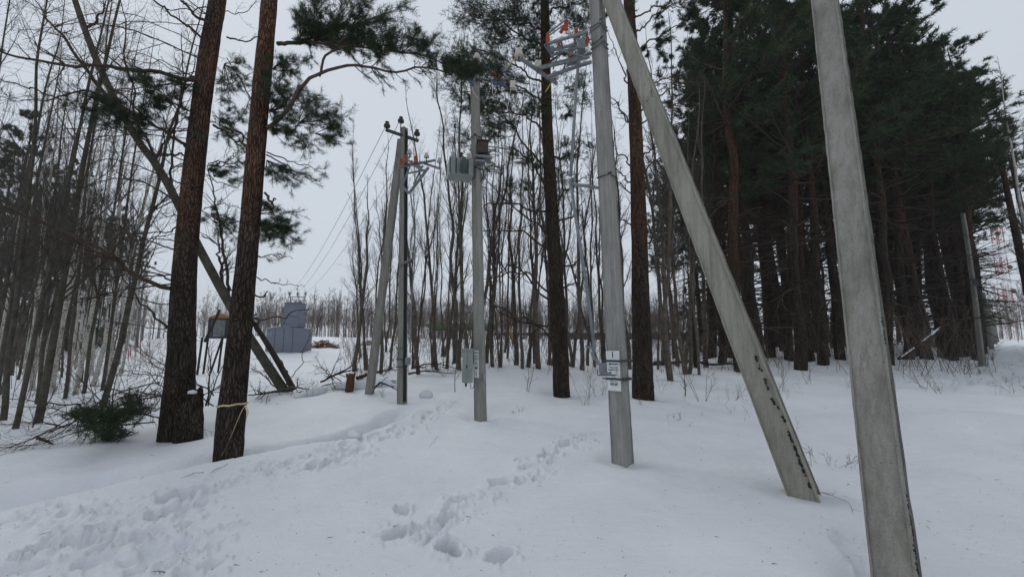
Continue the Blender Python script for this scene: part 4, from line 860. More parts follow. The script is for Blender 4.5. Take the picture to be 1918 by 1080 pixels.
for x0, y0, x1, y1, x2, y2 in ((1190, 180, 1240, 150, 1290, 135), (1192, 215, 1260, 165, 1330, 150), (1188, 165, 1165, 130, 1140, 60), (1192, 245, 1165, 215, 1135, 170), (1190, 240, 1250, 200, 1330, 160), (1195, 300, 1225, 270, 1260, 215), (1195, 330, 1240, 290, 1290, 260), (1190, 100, 1240, 60, 1310, 45), (1188, 60, 1240, 20, 1300, -10), (1200, 380, 1170, 350, 1140, 320), (1195, 320, 1165, 290, 1145, 270), (1200, 460, 1230, 440, 1250, 400), (1195, 360, 1160, 325, 1135, 300), (1190, 250, 1160, 205, 1140, 190), (1200, 430, 1170, 410, 1150, 380), (1190, 30, 1230, 15, 1290, 10), (1202, 520, 1228, 500, 1240, 480)):
    D = 9.1+rg.uniform(-.7, .7); c2_.limb([(x0, y0, 9.05), (x1, y1, (D+9.05)/2), (x2, y2, D)], .024, .006, 9, .30, .12 if y0 < 220 else 0, .3, nl=.09, nw=.007, q=18, red=y0 < 260)
for x, y in ((1240, 80), (1260, 105), (1225, 95), (1290, 20), (1300, 60), (1255, 15), (1245, 45), (1150, 30)): c2_.spray((x-10, y-5, 9.1), (x, y, 9.2), (.35, .4, .18), 5, q=14, nl=.10, nw=.007, n3=5, n4=2)
c2_.done()

# the hung up leaning aspen behind the left pines
lt = HandPine('leaning greenish aspen fallen across behind both left pines up to the top left', [(530, 728, 10.), (470, 636, 9.6), (428, 566, 9.3), (376, 470, 8.9), (325, 365, 8.5), (292, 308, 8.3), (262, 268, 8.2), (225, 205, 8.0), (180, 110, 7.8), (140, 0, 7.6), (110, -100, 7.5)], [.11, .10, .095, .088, .08, .076, .072, .068, .062, .052, .045], M['aspen_bark'], 31, 'leaning_tree', sub=.2)
for pts, r_ in (([(428, 566, 9.3), (415, 500, 9.2), (410, 430, 9.2)], .05), ([(432, 545, 9.3), (418, 450, 9.2), (405, 370, 9.1), (395, 310, 9.0)], .035), ([(230, 215, 8.0), (180, 150, 7.9), (110, 60, 7.8), (70, 0, 7.7)], .05), ([(160, 50, 7.7), (185, 30, 7.7), (205, -5, 7.7)], .03), ([(330, 375, 8.5), (320, 300, 8.5), (345, 170, 8.6), (370, 90, 8.6)], .03), ([(300, 320, 8.3), (250, 200, 8.2), (225, 0, 8.2)], .03),
               ([(290, 300, 8.3), (330, 220, 8.4), (345, 60, 8.6)], .03), ([(380, 470, 8.9), (350, 420, 8.7), (300, 400, 8.6)], .02)):
    lt.limb(pts, r_, .008, 14, .3, 0, .2, lvl3=5)
lt.done()
lt2 = HandPine('thinner dead trunk leaning beside the fallen aspen, right of the taped pine', [(547, 724, 10.), (520, 676, 9.9), (492, 630, 9.8), (465, 590, 9.7)], [.07, .068, .06, .05], M['dark_bark'], 32, 'leaning_tree', sub=.1)
lt2.limb([(537, 718, 10), (532, 695, 10), (527, 672, 10)], .02, .008, 4, .3); lt2.limb([(545, 722, 10), (560, 680, 9.9), (585, 620, 9.8), (620, 560, 9.7)], .012, .003, 8, .2); lt2.limb([(480, 620, 9.6), (485, 600, 9.6), (482, 590, 9.6)], .02, .01, 0); lt2.done()

# brush heaps
def brush(label, name, spec, mt, folspec=(), foliage='needles', loc=None):
    root = thing(name, label, 'brushwood', loc if loc is not None else at(*spec[0][0][0])); Oo = np.array(root.location); gb = Geo(); gn = Geo(); rg = np.random.default_rng(int(spec[0][0][0][0])+7)
    for pts, r_, sd_n, sl in spec:
        P = curve([at(*p) for p in pts], 16, .01, rg)[None]; R = np.linspace(r_, r_*.3, 16)[None]; tubes(gb, P, R, 6)
        B2, r2 = children(P, R, sd_n, .15, 1, sl, 40, .1, .16, 6, rg, .6, .3, .002); B3, r3 = children(B2, r2, 4, .2, 1, .5, 38, .1, .18, 5, rg, .7, .5, .0018)
        tubes(gb, B2, r2, 4); tubes(gb, B3, r3, 3)
    gb.build('branches', mt, root, Oo)
    for c, rad, n in folspec:
        cc = at(*c); a = cc-np.array([0, 0, .1]); e = cc+rdir(rg, n)*rg.random((n, 1))**.6*np.array(rad); d = norm(e-a+rg.normal(0, .15, (n, 3)))
        P = np.stack([e-d*.22, e-d*.1, e], 1); tubes(gn, P, np.full((n, 3), .003), 3); needles(gn, e, d, 26, .075, .0055, rg, .8, .14)
    if gn.n: gn.build('foliage', M[foliage], root, Oo)
    return root
brush('heap of cut green pine boughs in the snow left of the thick pine', 'brushwood_heap',
      [([(310, 740, 6.05), (220, 760, 5.83), (110, 800, 5.72), (0, 845, 5.39)], .012, 14, .25), ([(300, 715, 6.27), (200, 745, 5.94), (100, 815, 5.72), (20, 840, 5.50)], .011, 14, .25), ([(230, 800, 5.83), (180, 740, 5.94), (130, 690, 6.16)], .01, 9, .3),
       ([(230, 790, 5.83), (290, 710, 6.16), (330, 680, 6.38)], .01, 10, .3), ([(150, 758, 6.38), (80, 752, 6.82), (0, 742, 7.04)], .014, 5, .15), ([(210, 770, 5.94), (160, 770, 5.94), (60, 820, 5.72), (-40, 850, 5.50)], .012, 14, .25), ([(205, 800, 5.83), (210, 740, 5.94), (225, 690, 6.05)], .012, 9, .35), ([(225, 770, 5.94), (300, 780, 6.05), (318, 760, 6.16)], .012, 6, .3), ([(70, 820, 5.61), (92, 828, 5.61), (100, 834, 5.61)], .02, 4, .3)],
      M['pine_twig'], [((205, 780, 5.35), (.42, .4, .26), 230), ((165, 768, 5.94), (.36, .3, .15), 90), ((250, 760, 6.05), (.32, .3, .2), 90), ((235, 735, 6.05), (.15, .2, .1), 16), ((255, 740, 6.16), (.25, .2, .1), 14), ((290, 740, 6.27), (.06, .1, .12), 8), ((205, 812, 5.8), (.32, .3, .10), 90), ((160, 800, 5.83), (.2, .2, .08), 20)], loc=at(200, 815, 5.9), foliage='needles_dark')
brush('tangle of bare grey branches in the snow between the two left pines', 'brushwood_heap', [([(385, 760, 7), (395, 690, 7.1), (385, 630, 7.2)], .016, 12, .3), ([(380, 745, 6.8), (350, 700, 7), (300, 660, 7.2)], .012, 10, .3), ([(400, 740, 7), (370, 720, 6.8), (290, 720, 6.6)], .012, 10, .3), ([(390, 760, 7), (410, 700, 7.2), (440, 650, 7.4)], .012, 12, .3), ([(380, 760, 6.5), (375, 790, 6.2), (384, 805, 6.1)], .006, 4, .3)], M['pine_twig'])
brush('bare boughs at the foot of the leaning aspen, right of the taped pine', 'brushwood_heap', [([(545, 728, 9.8), (500, 735, 9.2), (465, 740, 8.6)], .04, 8, .3), ([(525, 726, 9.8), (505, 690, 9.6), (480, 668, 9.4)], .025, 9, .3), ([(540, 725, 9.8), (560, 726, 9.6), (580, 728, 9.4)], .03, 6, .4), ([(520, 728, 9.6), (490, 700, 9.2), (470, 690, 9)], .018, 9, .3), ([(500, 735, 9.2), (480, 755, 8.8), (500, 765, 8.6)], .015, 9, .3), ([(505, 735, 9.2), (498, 752, 8.8), (492, 775, 8.4)], .008, 6, .3)], M['aspen_bark'])
brush('bare forked branches poking out of the snow beside the broken rusty stump', 'brushwood_heap', [([(612, 708, 10.5), (650, 690, 11), (690, 652, 12)], .03, 3, .12), ([(625, 712, 10.5), (605, 690, 10.6), (590, 665, 10.7)], .014, 10, .3), ([(618, 708, 10.5), (628, 680, 10.6), (637, 660, 10.7)], .014, 8, .3), ([(640, 715, 10.4), (615, 700, 10.4), (590, 700, 10.4)], .012, 9, .3), ([(668, 708, 10.3), (700, 698, 10.6), (720, 694, 10.8)], .05, 5, .2), ([(628, 728, 10), (620, 705, 10.3), (612, 690, 10.5)], .012, 5, .3)], M['dark_bark'])
brush('fallen black bough between the thin leaning strut and the striped pole', 'brushwood_heap', [([(700, 728, 9.8), (712, 716, 9.8), (722, 720, 9.6), (744, 729, 9.3)], .032, 6, .3), ([(718, 704, 10.5), (730, 690, 10.8), (750, 686, 11)], .012, 10, .4), ([(722, 700, 11), (735, 675, 11.2), (745, 660, 11.4)], .012, 8, .35)], M['dark_bark'])
brush('jumble of thick dark fallen limbs around the foot of the paired pole', 'brushwood_heap', [([(655, 716, 10.6), (690, 702, 10.9), (735, 690, 11.4)], .055, 5, .2), ([(640, 722, 10.4), (690, 716, 10.6), (740, 712, 11)], .045, 6, .2), ([(600, 715, 10.6), (640, 698, 10.9), (672, 690, 11.2)], .03, 8, .3), ([(765, 700, 12), (800, 694, 12.2), (850, 700, 12)], .035, 8, .25), ([(560, 735, 9.8), (600, 722, 10), (640, 716, 10.2)], .02, 9, .3), ([(770, 690, 12.4), (810, 680, 12.6), (855, 690, 12.4)], .03, 9, .3)], M['dark_bark'])
brush('wide low tangle of bare branches on the snow at the left edge', 'brushwood_heap', [([(290, 790, 6.2), (180, 800, 6.0), (60, 835, 5.7), (-40, 862, 5.4)], .010, 16, .25), ([(180, 810, 6.2), (120, 770, 6.4), (40, 760, 6.5)], .01, 14, .3), ([(120, 800, 6.2), (60, 790, 6.2), (-20, 800, 6.1)], .01, 14, .3), ([(290, 770, 6.4), (330, 740, 6.6), (300, 700, 6.8)], .01, 10, .3), ([(60, 800, 6.3), (100, 740, 6.6), (120, 690, 6.8)], .01, 12, .3), ([(250, 800, 6.1), (290, 760, 6.2), (320, 720, 6.3)], .009, 12, .3)], M['pine_twig'])
brush('mess of thin bare branches piled behind the left pines', 'brushwood_heap', [([(365, 700, 9), (300, 690, 9), (240, 640, 9)], .012, 12, .3), ([(350, 720, 8.5), (280, 700, 8.5), (200, 705, 8.6)], .012, 14, .3), ([(380, 740, 8), (420, 720, 8), (470, 690, 8.2)], .012, 12, .3), ([(340, 700, 8), (270, 660, 8), (250, 620, 8)], .01, 12, .3), ([(400, 760, 7.6), (350, 735, 7.6), (270, 740, 7.6)], .012, 12, .3), ([(250, 740, 8), (170, 720, 8), (90, 740, 8)], .012, 14, .25)], M['pine_twig'])
o_ = thing('broken_stump', 'short splintered rust brown stump sticking up by the thin leaning strut', 'stump', at(655, 730, 10.0)); Oz = np.array(o_.location)
g = Geo(); rough_trunk(g, [at(654, 735, 10), at(657, 712, 10), at(660, 700, 10)], [.085, .09, .07], 16, 20, .15, 3); rough_trunk(g, [at(660, 712, 10), at(663, 702, 10), at(665, 697, 10)], [.05, .03, .012], 8, 8, .2, 4); rough_trunk(g, [at(655, 708, 10), at(650, 702, 10), at(649, 699, 10)], [.05, .03, .008], 8, 8, .2, 6); g.build('wood', M['rot_wood'], o_, Oz)
# snow covered log
o_ = thing('fallen_log', 'fallen dark log under a thick cushion of snow behind the thin leaning strut', 'log', at(690, 728, 10.4)); Oz = np.array(o_.location)
g = Geo(); rough_trunk(g, [at(632, 730, 10.3), at(690, 730, 10.4), at(745, 730, 10.5)], [.07, .075, .06], 12, 30, .1, 3); g.build('wood', M['dark_bark'], o_, Oz)
g = Geo(); rough_trunk(g, [at(622, 726, 10.3), at(650, 720, 10.3), at(690, 720, 10.4), at(720, 718, 10.5), at(742, 724, 10.5)], [.05, .13, .14, .13, .04], 18, 50, .12, 9); g.build('snow_cap', M['snow'], o_, Oz)
o_ = thing('fallen_log', 'low log fully drifted over with snow left of the splintered stump', 'log', at(590, 740, 9.6)); Oz = np.array(o_.location)
g = Geo(); rough_trunk(g, [at(552, 745, 9.3), at(575, 736, 9.5), at(598, 731, 9.8), at(612, 728, 10)], [.04, .10, .12, .05], 18, 50, .10, 9); g.build('snow_cap', M['snow'], o_, Oz)

# raised wooden hut
hb = at(412, 684, 16); hz = gz(hb[0], 16); Rh = thing('raised_hut', 'small wooden lookout box on thin stilts with a tan roof, between the left pines', 'hut', (hb[0], 16, hz)); Oh = np.array(Rh.location)
def hq(px, py, D=16): return at(px, py, D)
xl, xr = hq(391, 620)[0], hq(436, 620)[0]; zb, zt2 = hq(410, 631)[2], hq(410, 597)[2]; cx = (xl+xr)/2
g = Geo()
for x in (xl, xr):
    for y in (16, 16.8): bar(g, (x, y, zb), (x, y, zt2), .07)
for y in (16, 16.8):
    for z in (zb, zt2): bar(g, (xl, y, z), (xr, y, z), .07)
for x in (xl, xr):
    for z in (zb, zt2): bar(g, (x, 16, z), (x, 16.8, z), .06)
bar(g, (cx+.22, 15.99, zb), (cx+.22, 15.99, zt2), .06); bar(g, (xl+.14, 15.99, zb), (xl+.14, 15.99, zt2), .04); g.build('frame', M['grey_dark'], Rh, Oh, smooth=False)
g = Geo(); boxv(g, (cx, 16.02, (zb+zt2)/2), (xr-xl-.06, 0, 0), (0, .02, 0), (0, 0, zt2-zb-.08)); boxv(g, (xl+.01, 16.4, (zb+zt2)/2), (.02, 0, 0), (0, .7, 0), (0, 0, zt2-zb-.08)); g.build('wall_panel', M['glass_panel'], Rh, Oh, smooth=False)
g = Geo(); boxv(g, (cx, 16.4, zb-.03), (xr-xl+.1, 0, 0), (0, .9, 0), (0, 0, .06)); g.build('platform', M['grey_dark'], Rh, Oh, smooth=False)
g = Geo(); V = [(xl-.08, 15.9, zt2+.03), (xr+.1, 15.9, zt2+.03), (xr+.1, 16.95, zt2+.03), (xl-.08, 16.95, zt2+.03), (cx-.05, 15.9, zt2+.24), (cx-.05, 16.95, zt2+.24)]
g.add(V, [np.array([[0, 1, 2, 3], [0, 3, 5, 4], [1, 4, 5, 2]][0:1])[:, ::-1], np.array([[0, 3, 5, 4], [1, 4, 5, 2]])[:, ::-1], np.array([[0, 1, 4], [3, 5, 2]])]); g.build('roof', M['plywood'], Rh, Oh, smooth=False)
for px, D in ((377, 15.6), (388, 16), (399, 16.8), (415, 16.8), (433, 16)):
    g = Geo(); p = hq(px, 631, D); top_ = np.array([min(max(p[0]+.04, xl), xr), p[1], zb]); rod(g, (p[0]-.03, p[1], gz(p[0], p[1])-.2), top_, .04, 7); g.build('stilt', M['dark_bark'], Rh, Oh)
g = Geo(); rod(g, hq(383, 640, 15.6), hq(412, 580, 15.6), .045, 7); g.build('prop_pole', M['dark_bark'], Rh, Oh)

# marker stakes on the mound
for i, (x, y0, y1) in enumerate(((231, 655, 682), (240, 652, 684), (245, 645, 682), (253, 642, 680), (264, 638, 676), (274, 652, 680), (281, 640, 676))):
    D = 24; p = at(x, y1, D); pz = gz(p[0], p[1]); g = Geo(); q = at(x+(1 if i % 2 else -1), y0, D); rod(g, (p[0], p[1], pz-.3), q, .022, 6); o = g.build('marker_stake', M['pink_stake'])
    tag(o, 'thin faded red stake standing in the snow mound left of the thick pine', 'stake', 'marker stakes on the left mound')
g = Geo(); P = curve([at(231, 657, 24), at(246, 648, 24), at(264, 648, 24), at(285, 648, 24), at(306, 650, 24)], 20); tubes(g, P, np.full(20, .012), 4); o = g.build('cord', M['pink_stake']); tag(o, 'slack cord strung between the red stakes on the left mound', 'cord')

# distant pole on the left
o_ = thing('utility_pole', 'thin far pole with a short crossarm seen left of the thick pine', 'utility pole', at(255, 645, 30)); Od = np.array(o_.location)
g = Geo(); tubes(g, np.array([at(254, 665, 30), at(262, 590, 30), at(273, 495, 30)]), np.array([.10, .07, .05]), 8, cap=True); g.build('shaft', M['concrete_dim'], o_, Od)
g = Geo(); bar(g, at(262, 497, 29.9), at(291, 501, 29.9), .1, .08); g.build('crossarm', M['steel_dark'], o_, Od, smooth=False)
for x, y in ((267, 497), (275, 494), (291, 494)): insul('black_insulator', at(x, y+2, 29.9), (0, 0, 1), .11, .28, 2, M['brown_porcelain'], o_, Od)
# right far poles
o_ = thing('utility_pole', 'pale slanting concrete pole at the forest edge on the far right', 'utility pole', at(1840, 683, 17.5)); Od = np.array(o_.location)
P = Pole.__new__(Pole); g = Geo(); tubes(g, np.array([at(1840, 690, 17.5), at(1826, 560, 17.7), at(1808, 430, 18), at(1803, 400, 18.1)]), np.array([.12, .10, .09, .085]), 5, cap=True); g.build('shaft', M['concrete_dim'], o_, Od, smooth=False)
g = Geo(); bar(g, at(1824, 530, 17.6), at(1833, 528, 17.5), .12, .3); g.build('junction_box', M['grey_dark'], o_, Od, smooth=False)
for (bx, by, tx, ty, D, lb) in ((1857, 655, 1842, 548, 30, 'nearest of the three dark far poles lining the snowy track at far right'), (1865, 648, 1852, 572, 44, 'middle one of the three dark far poles lining the snowy track at far right'), (1868, 645, 1860, 585, 58, 'farthest of the three dark far poles lining the snowy track at far right')):
    o_ = thing('utility_pole', lb, 'utility pole', at(bx, by, D)); Od = np.array(o_.location); g = Geo(); k = D/30
    tubes(g, np.array([at(bx+1, by+4, D), at(tx, ty, D)]), np.array([.17, .11])*k**.5, 6, cap=True); g.build('shaft', M['concrete_dim'], o_, Od, smooth=False)
    g = Geo(); bar(g, at(tx-8/k, ty+4, D), at(tx+9/k, ty+3, D), .10); g.build('crossarm', M['steel_dark'], o_, Od, smooth=False)
    for dx in (-7, 0, 8): insul('black_insulator', at(tx+dx/k, ty+(1 if dx else -5), D), (0, 0, 1), .09, .22, 2, M['brown_porcelain'], o_, Od)
# lattice mast
o_ = thing('lattice_mast', 'tall red and white lattice mast rising beyond the trees at the far right', 'mast', at(1900, 628, 150)); Od = np.array(o_.location)
bt = at(1893, 628, 150); tpm = at(1866, 426, 150); tpm[1] = 150; mats_ = [Geo() for _ in range(7)]; nseg = 14; hgt = tpm[2]-bt[2]
def mp_(s, c): wd = 2.7*(1-s*.25)/2; b0 = bt+(tpm-bt)*s; return b0+np.array([c[0]*wd, c[1]*wd, 0])
cs = [(-1, -1), (1, -1), (1, 1), (-1, 1)]
for i in range(nseg):
    s0, s1 = i/nseg, (i+1)/nseg; gg = mats_[i//2]
    for k in range(4):
        bar(gg, mp_(s0, cs[k]), mp_(s1, cs[k]), .22); bar(gg, mp_(s0, cs[k]), mp_(s1, cs[(k+1) % 4]), .11); bar(gg, mp_(s0, cs[k]), mp_(s0, cs[(k+1) % 4]), .11)
for i_, gg in enumerate(mats_): gg.build('white_section' if i_ % 2 else 'red_section', M['white_paint'] if i_ % 2 else M['red_paint'], o_, Od, smooth=False)
for s, sx in ((.93, -1), (.62, 1), (.4, 1)): g = Geo(); c = mp_(s, (sx*1.4, -1)); lathe(g, c, (0, -1, .1), [(0, .9), (.4, .9), (.6, .3)], 14); g.build('antenna_dish', M['grey_dark'], o_, Od)

# green roofed barrier and yellow thing and earth heap
def xq(px, D): return gx(px, D)
o_ = thing('roofed_fence', 'long low brown fence with a bright green top behind the bare alders', 'fence', (xq(865, 60), 60, gz(xq(865, 60), 60))); Od = np.array(o_.location)
za = at(865, 606, 60)[2]; zb_ = at(865, 613, 60)[2]; zc_ = at(865, 619, 60)[2]; g = Geo(); boxv(g, (xq(866, 60), 60, (za+zb_)/2), (xq(930, 60)-xq(800, 60), 0, 0), (0, 2.5, 0), (0, 0, za-zb_)); g.build('green_roof', M['green'], o_, Od, smooth=False)
g = Geo(); boxv(g, (xq(872, 60), 60, (zb_+zc_)/2-.01), (xq(930, 60)-xq(815, 60), 0, 0), (0, 2.2, 0), (0, 0, zb_-zc_-.02)); g.build('dark_beam', M['grey_dark'], o_, Od, smooth=False)
for px in (822, 847, 872, 897, 922): g = Geo(); x = xq(px, 60); bar(g, (x, 60, gz(x, 60)-.5), (x, 60, zc_), .3); g.build('post', M['grey_dark'], o_, Od, smooth=False)
o_ = thing('long_barrier', 'long dark grey wall with a flat top edge behind the trees right of centre', 'wall', (xq(1040, 62), 62, gz(xq(1040, 62), 62))); Od = np.array(o_.location)
x0, x1 = xq(925, 62), xq(1290, 62); zt3 = at(1040, 622, 62)[2]; g = Geo(); boxv(g, ((x0+x1)/2, 62, zt3-.28), (x1-x0, 0, 0), (0, .8, 0), (0, 0, .45)); g.build('top_beam', M['grey_dark'], o_, Od, smooth=False)
g = Geo(); xa_, xb_ = xq(1055, 62), xq(1290, 62); boxv(g, ((xa_+xb_)/2, 62.1, zt3-1.6), (xb_-xa_, 0, 0), (0, .5, 0), (0, 0, 2.3)); g.build('wall_panel', M['brown_sheet'], o_, Od, smooth=False)
for px in range(935, 1290, 32): g = Geo(); x = xq(px, 62); bar(g, (x, 61.9, gz(x, 62)-.5), (x, 61.9, zt3-.3), .25); g.build('post', M['grey_dark'], o_, Od, smooth=False)
o_ = thing('digger_arm', 'small yellow bent digger arm standing in the snow behind the alders', 'machine', at(958, 640, 30)); Od = np.array(o_.location)
g = Geo(); bar(g, at(962, 642, 30), at(957, 626, 30), .28, .35); bar(g, at(958, 630, 30), at(951, 618, 30), .2, .25); g.build('boom', simple('worn_yellow_paint', (.45, .27, .10), .6), o_, Od, smooth=False)
g = Geo(); boxv(g, at(964, 641, 30), (.35, 0, 0), (0, .4, 0), (0, 0, .3)); g.build('bucket', M['grey_dark'], o_, Od, smooth=False)
# earth heap
def heap(label, px, py, D, w_, h_, d_, seed, name='earth_heap'):
    c = at(px, py, D); rg = np.random.default_rng(seed); n1, n2 = 60, 40; a = np.linspace(0, 6.283, n1, endpoint=False); r = np.linspace(0, 1, n2)
    AA_, R_ = np.meshgrid(a, r); xx = R_*np.cos(AA_); yy = R_*np.sin(AA_); zz = (1-R_**1.6)*(1+.45*fbm(xx*2.5+seed, yy*2.5, 4, seed))+.10*fbm(xx*14, yy*14, 3, seed)
    V = np.stack([c[0]+xx*w_, c[1]+yy*d_, c[2]-.3+zz*h_], -1).reshape(-1, 3); id_ = np.arange(n1*n2).reshape(n2, n1); g = Geo()
    g.add(V, np.stack([id_[:-1], id_[1:], np.roll(id_[1:], -1, 1), np.roll(id_[:-1], -1, 1)], -1).reshape(-1, 4)); root = thing(name, label, 'heap', c); g.build('soil', M['dirt'], root, c)
    g = Geo(); n = 130
    for i in range(n):
        s = rg.uniform(0, 6.28); q = rg.uniform(0, .95); p = c+np.array([math.cos(s)*q*w_, math.sin(s)*q*d_, -.25+(1-q**1.6)*h_]); dd = rdir(rg, 1)[0]*rg.uniform(.1, .35); rod(g, p-dd, p+dd, rg.uniform(.02, .06), 6)
    g.build('roots', M['plywood'] if seed % 2 else M['alder_bark'], root, c)
    g = Geo()
    for i in range(40):
        s = rg.uniform(0, 6.28); q = rg.uniform(0, .95); p = c+np.array([math.cos(s)*q*w_, math.sin(s)*q*d_, -.2+(1-q**1.6)*h_]); lathe(g, p, (0, 0, 1), [(0, rg.uniform(.05, .16)), (.05, .03), (.06, .001)], 7)
    g.build('snow_patch', M['snow'], root, c); return root
heap('brown heap of dug earth and roots beside the blue grey kiosk', 604, 655, 29, 1.9, .85, 1.4, 1)
heap('small brown earth heap on the snow ridge behind the thin leaning strut', 690, 644, 34, 1.1, .35, .8, 3)
heap('low brown clod heap on the ridge right of the striped pole', 778, 642, 34, .8, .4, .6, 5)

# ------------------------------------------------------------------ woods
# bare alders behind the poles
AL = [bare_tree('alder_tree', 100+i, 12.8, .076, M['alder_bark'], 'slim bare alder', 'tree', 'bare alders behind the poles', n1=22, n2=5, n3=4, ang=26, up=.5, t0=.30, l1=.19, wob=.085, stems=1+(i % 3 == 2)*2) for i in range(6)]
rg = np.random.default_rng(8)
spots = [(668, 14.5), (690, 15), (716, 13), (733, 15), (786, 12.6), (776, 15), (812, 15), (820, 13.5), (838, 13.7), (850, 15.5), (862, 13.4), (878, 12.5), (884, 14.5), (912, 15), (924, 14), (936, 13.5), (950, 16), (966, 14), (978, 13.2), (990, 13.6), (1001, 14.5), (1010, 13.4), (1026, 15), (1034, 14), (1070, 14.5), (1088, 13.4), (1100, 15), (1112, 14.2), (1128, 16), (1150, 15), (1176, 14.5), (1230, 14), (1254, 11.5), (1282, 13), (1306, 12.8), (1240, 17), (1265, 16), (830, 19), (945, 20), (1060, 18), (1140, 19), (678, 21), (1275, 20), (1295, 17), (1320, 16), (1160, 22), (725, 23)]
for i, (px, D) in enumerate(spots):
    x = gx(px, D); sc = rg.uniform(.8, 1.08)
    if px < 700: sc *= .82
    if 760 < px < 860: sc *= .9
    if D > 16: sc *= .95
    w_ = 'in front of the snow ridge behind the poles' if D < 16.5 else 'in the back row behind the poles'
    lb = f'slim bare grey brown alder {w_}'
    if px in (786, 716, 1254): lb = {786: 'curving double bare alder just right of the striped pole', 716: 'bare dark alder right behind the thin leaning strut', 1254: 'slim dark crooked tree right of the orange barked pine'}[px]
    place(AL[(i*5+i//3) % 6], x, D, None, (lambda k: (sc*k, sc*k, sc))(rg.uniform(.6, 1.4)), (rg.normal(0, .03), rg.normal(-.02, .06)), lb, 'bare alders behind the poles')
# birches and mixed trees on the left
BI = [bare_tree('birch_tree', 200+i, 13.5, .076, M['birch_bark'], 'birch', 'tree', 'birches on the left', n1=26, n2=6, n3=4, ang=34, up=.3, t0=.30, l1=.17, wob=.035) for i in range(4)]
DB = [bare_tree('bare_tree', 300+i, 12.5, .055, M['mossy_bark'], 'bare tree', 'tree', 'dark bare trees on the left', n1=26, n2=6, n3=4, ang=38, up=.3, t0=.24, l1=.18, wob=.045) for i in range(4)]
lspots = [(30, 7.2, 1), (56, 6.4, 1), (140, 9.6, 0), (136, 8.9, 1), (205, 8.2, 1), (95, 6.9, 1), (155, 10, 0), (185, 12, 0), (215, 13, 0), (10, 9, 1), (75, 11, 0), (105, 12, 0), (165, 13, 1), (5, 12, 0), (45, 13, 1), (125, 14, 1), (235, 16, 0), (60, 16, 0), (22, 17, 1), (90, 18, 1), (150, 18, 0), (195, 18, 1), (-20, 10, 1), (-60, 8, 1), (-110, 11, 1), (-160, 9, 0), (-50, 14, 0), (115, 22, 0), (40, 22, 1), (75, 25, 1), (10, 26, 0), (170, 24, 0), (140, 28, 1), (60, 30, 0), (215, 24, 1), (-30, 24, 1), (95, 33, 1), (25, 34, 1), (185, 32, 0), (255, 30, 0), (235, 36, 1), (205, 10.5, 1), (-15, 6.3, 1), (20, 10, 1), (85, 8.6, 1), (112, 10.5, 0), (172, 9.6, 1), (66, 13.5, 0), (32, 15, 1), (182, 15, 1), (118, 17, 1), (4, 16, 0), (100, 14.5, 1), (228, 20, 1), (160, 21, 0), (52, 19, 1), (135, 24, 1)]
for i, (px, D, kd) in enumerate(lspots):
    if kd and D > 14 and i % 2: kd = 0
    x = gx(px, D); pr = (DB if kd else BI)[(i*3+1) % 4]; sc = rg.uniform(.75, 1.1); nd = 'near' if D < 10 else ('middle' if D < 17 else 'back')
    lb = (f'dark mossy bare tree in the {nd} row of the left thicket' if kd else f'white barked birch in the {nd} row of the left thicket')
    if px == 205 and kd and D < 9: lb = 'tall grey trunk leaning right behind the heap of pine boughs'
    if px == 140: lb = 'thick birch leaning right with dark mossy foot, left of the pine boughs'
    ti = rg.normal(.01, .035)
    place(pr, x, D, None, (sc*rg.uniform(.55, 1.1),)*2+(sc,), (rg.normal(0, .04), ti), lb, 'trees of the left thicket')
# right edge bare tree
for px, D, sc in ((1945, 15, 1.05), (1990, 18, 1.3), (1960, 22, 1.35), (2010, 26, 1.5), (1930, 34, 1.2), (1905, 60, .9), (1890, 75, .8)):
    place(BI[(px//10) % 4], gx(px, D), D, None, sc, (0, 0), 'pale bare birch with fine twigs at the right edge of the picture' if D < 40 else 'bare birch far along the track on the right', 'birches by the track')
# pine wood on the right
PI = [pine('pine_tree', 400+i, 17, .17, 'pine', 'tree', 'pines of the right wood', M['pine_bark_mid' if i == 3 else 'pine_bark_dark'], c0=[.40, .48, .44, .53][i], nb=46, bl=.17, q=13, nl=.19, nw=.026, dead=26) for i in range(4)]
SPR = [pine('spruce_tree', 450+i, 7, .09, 'spruce', 'tree', 'young spruces of the right wood', M['dark_bark'], c0=.04, nb=50, bl=.27, q=9, nl=.14, nw=.02, dead=0, spruce=True, n2=6, n3=3) for i in range(2)]
rs = [(1345, 17), (1385, 14.2), (1420, 17), (1365, 20), (1440, 20), (1490, 15), (1515, 17.5), (1535, 16.5), (1570, 18), (1500, 21), (1465, 24), (1400, 25), (1620, 18), (1655, 17), (1600, 22), (1690, 18.5), (1715, 20), (1735, 18.5), (1560, 26), (1640, 26), (1760, 21), (1780, 19.5), (1795, 22), (1700, 27), (1740, 30), (1480, 31), (1530, 34), (1590, 33), (1430, 35), (1380, 32), (1350, 26), (1660, 36), (1770, 32), (1800, 38), (1720, 42), (1620, 44), (1550, 46), (1500, 44), (1450, 48), (1400, 45), (1330, 36), (1810, 27), (1360, 50), (1680, 50), (1310, 30), (1340, 43), (1815, 21.5), (1765, 25), (1665, 22), (1525, 23), (1580, 29), (1330, 19), (1355, 23), (1405, 21), (1450, 27), (1475, 19), (1545, 20), (1600, 26), (1750, 28), (1700, 23), (1830, 26), (1800, 30), (1780, 42), (1640, 21), (1725, 22), (1822, 19.5), (1836, 23), (1812, 24.5), (1842, 33)]
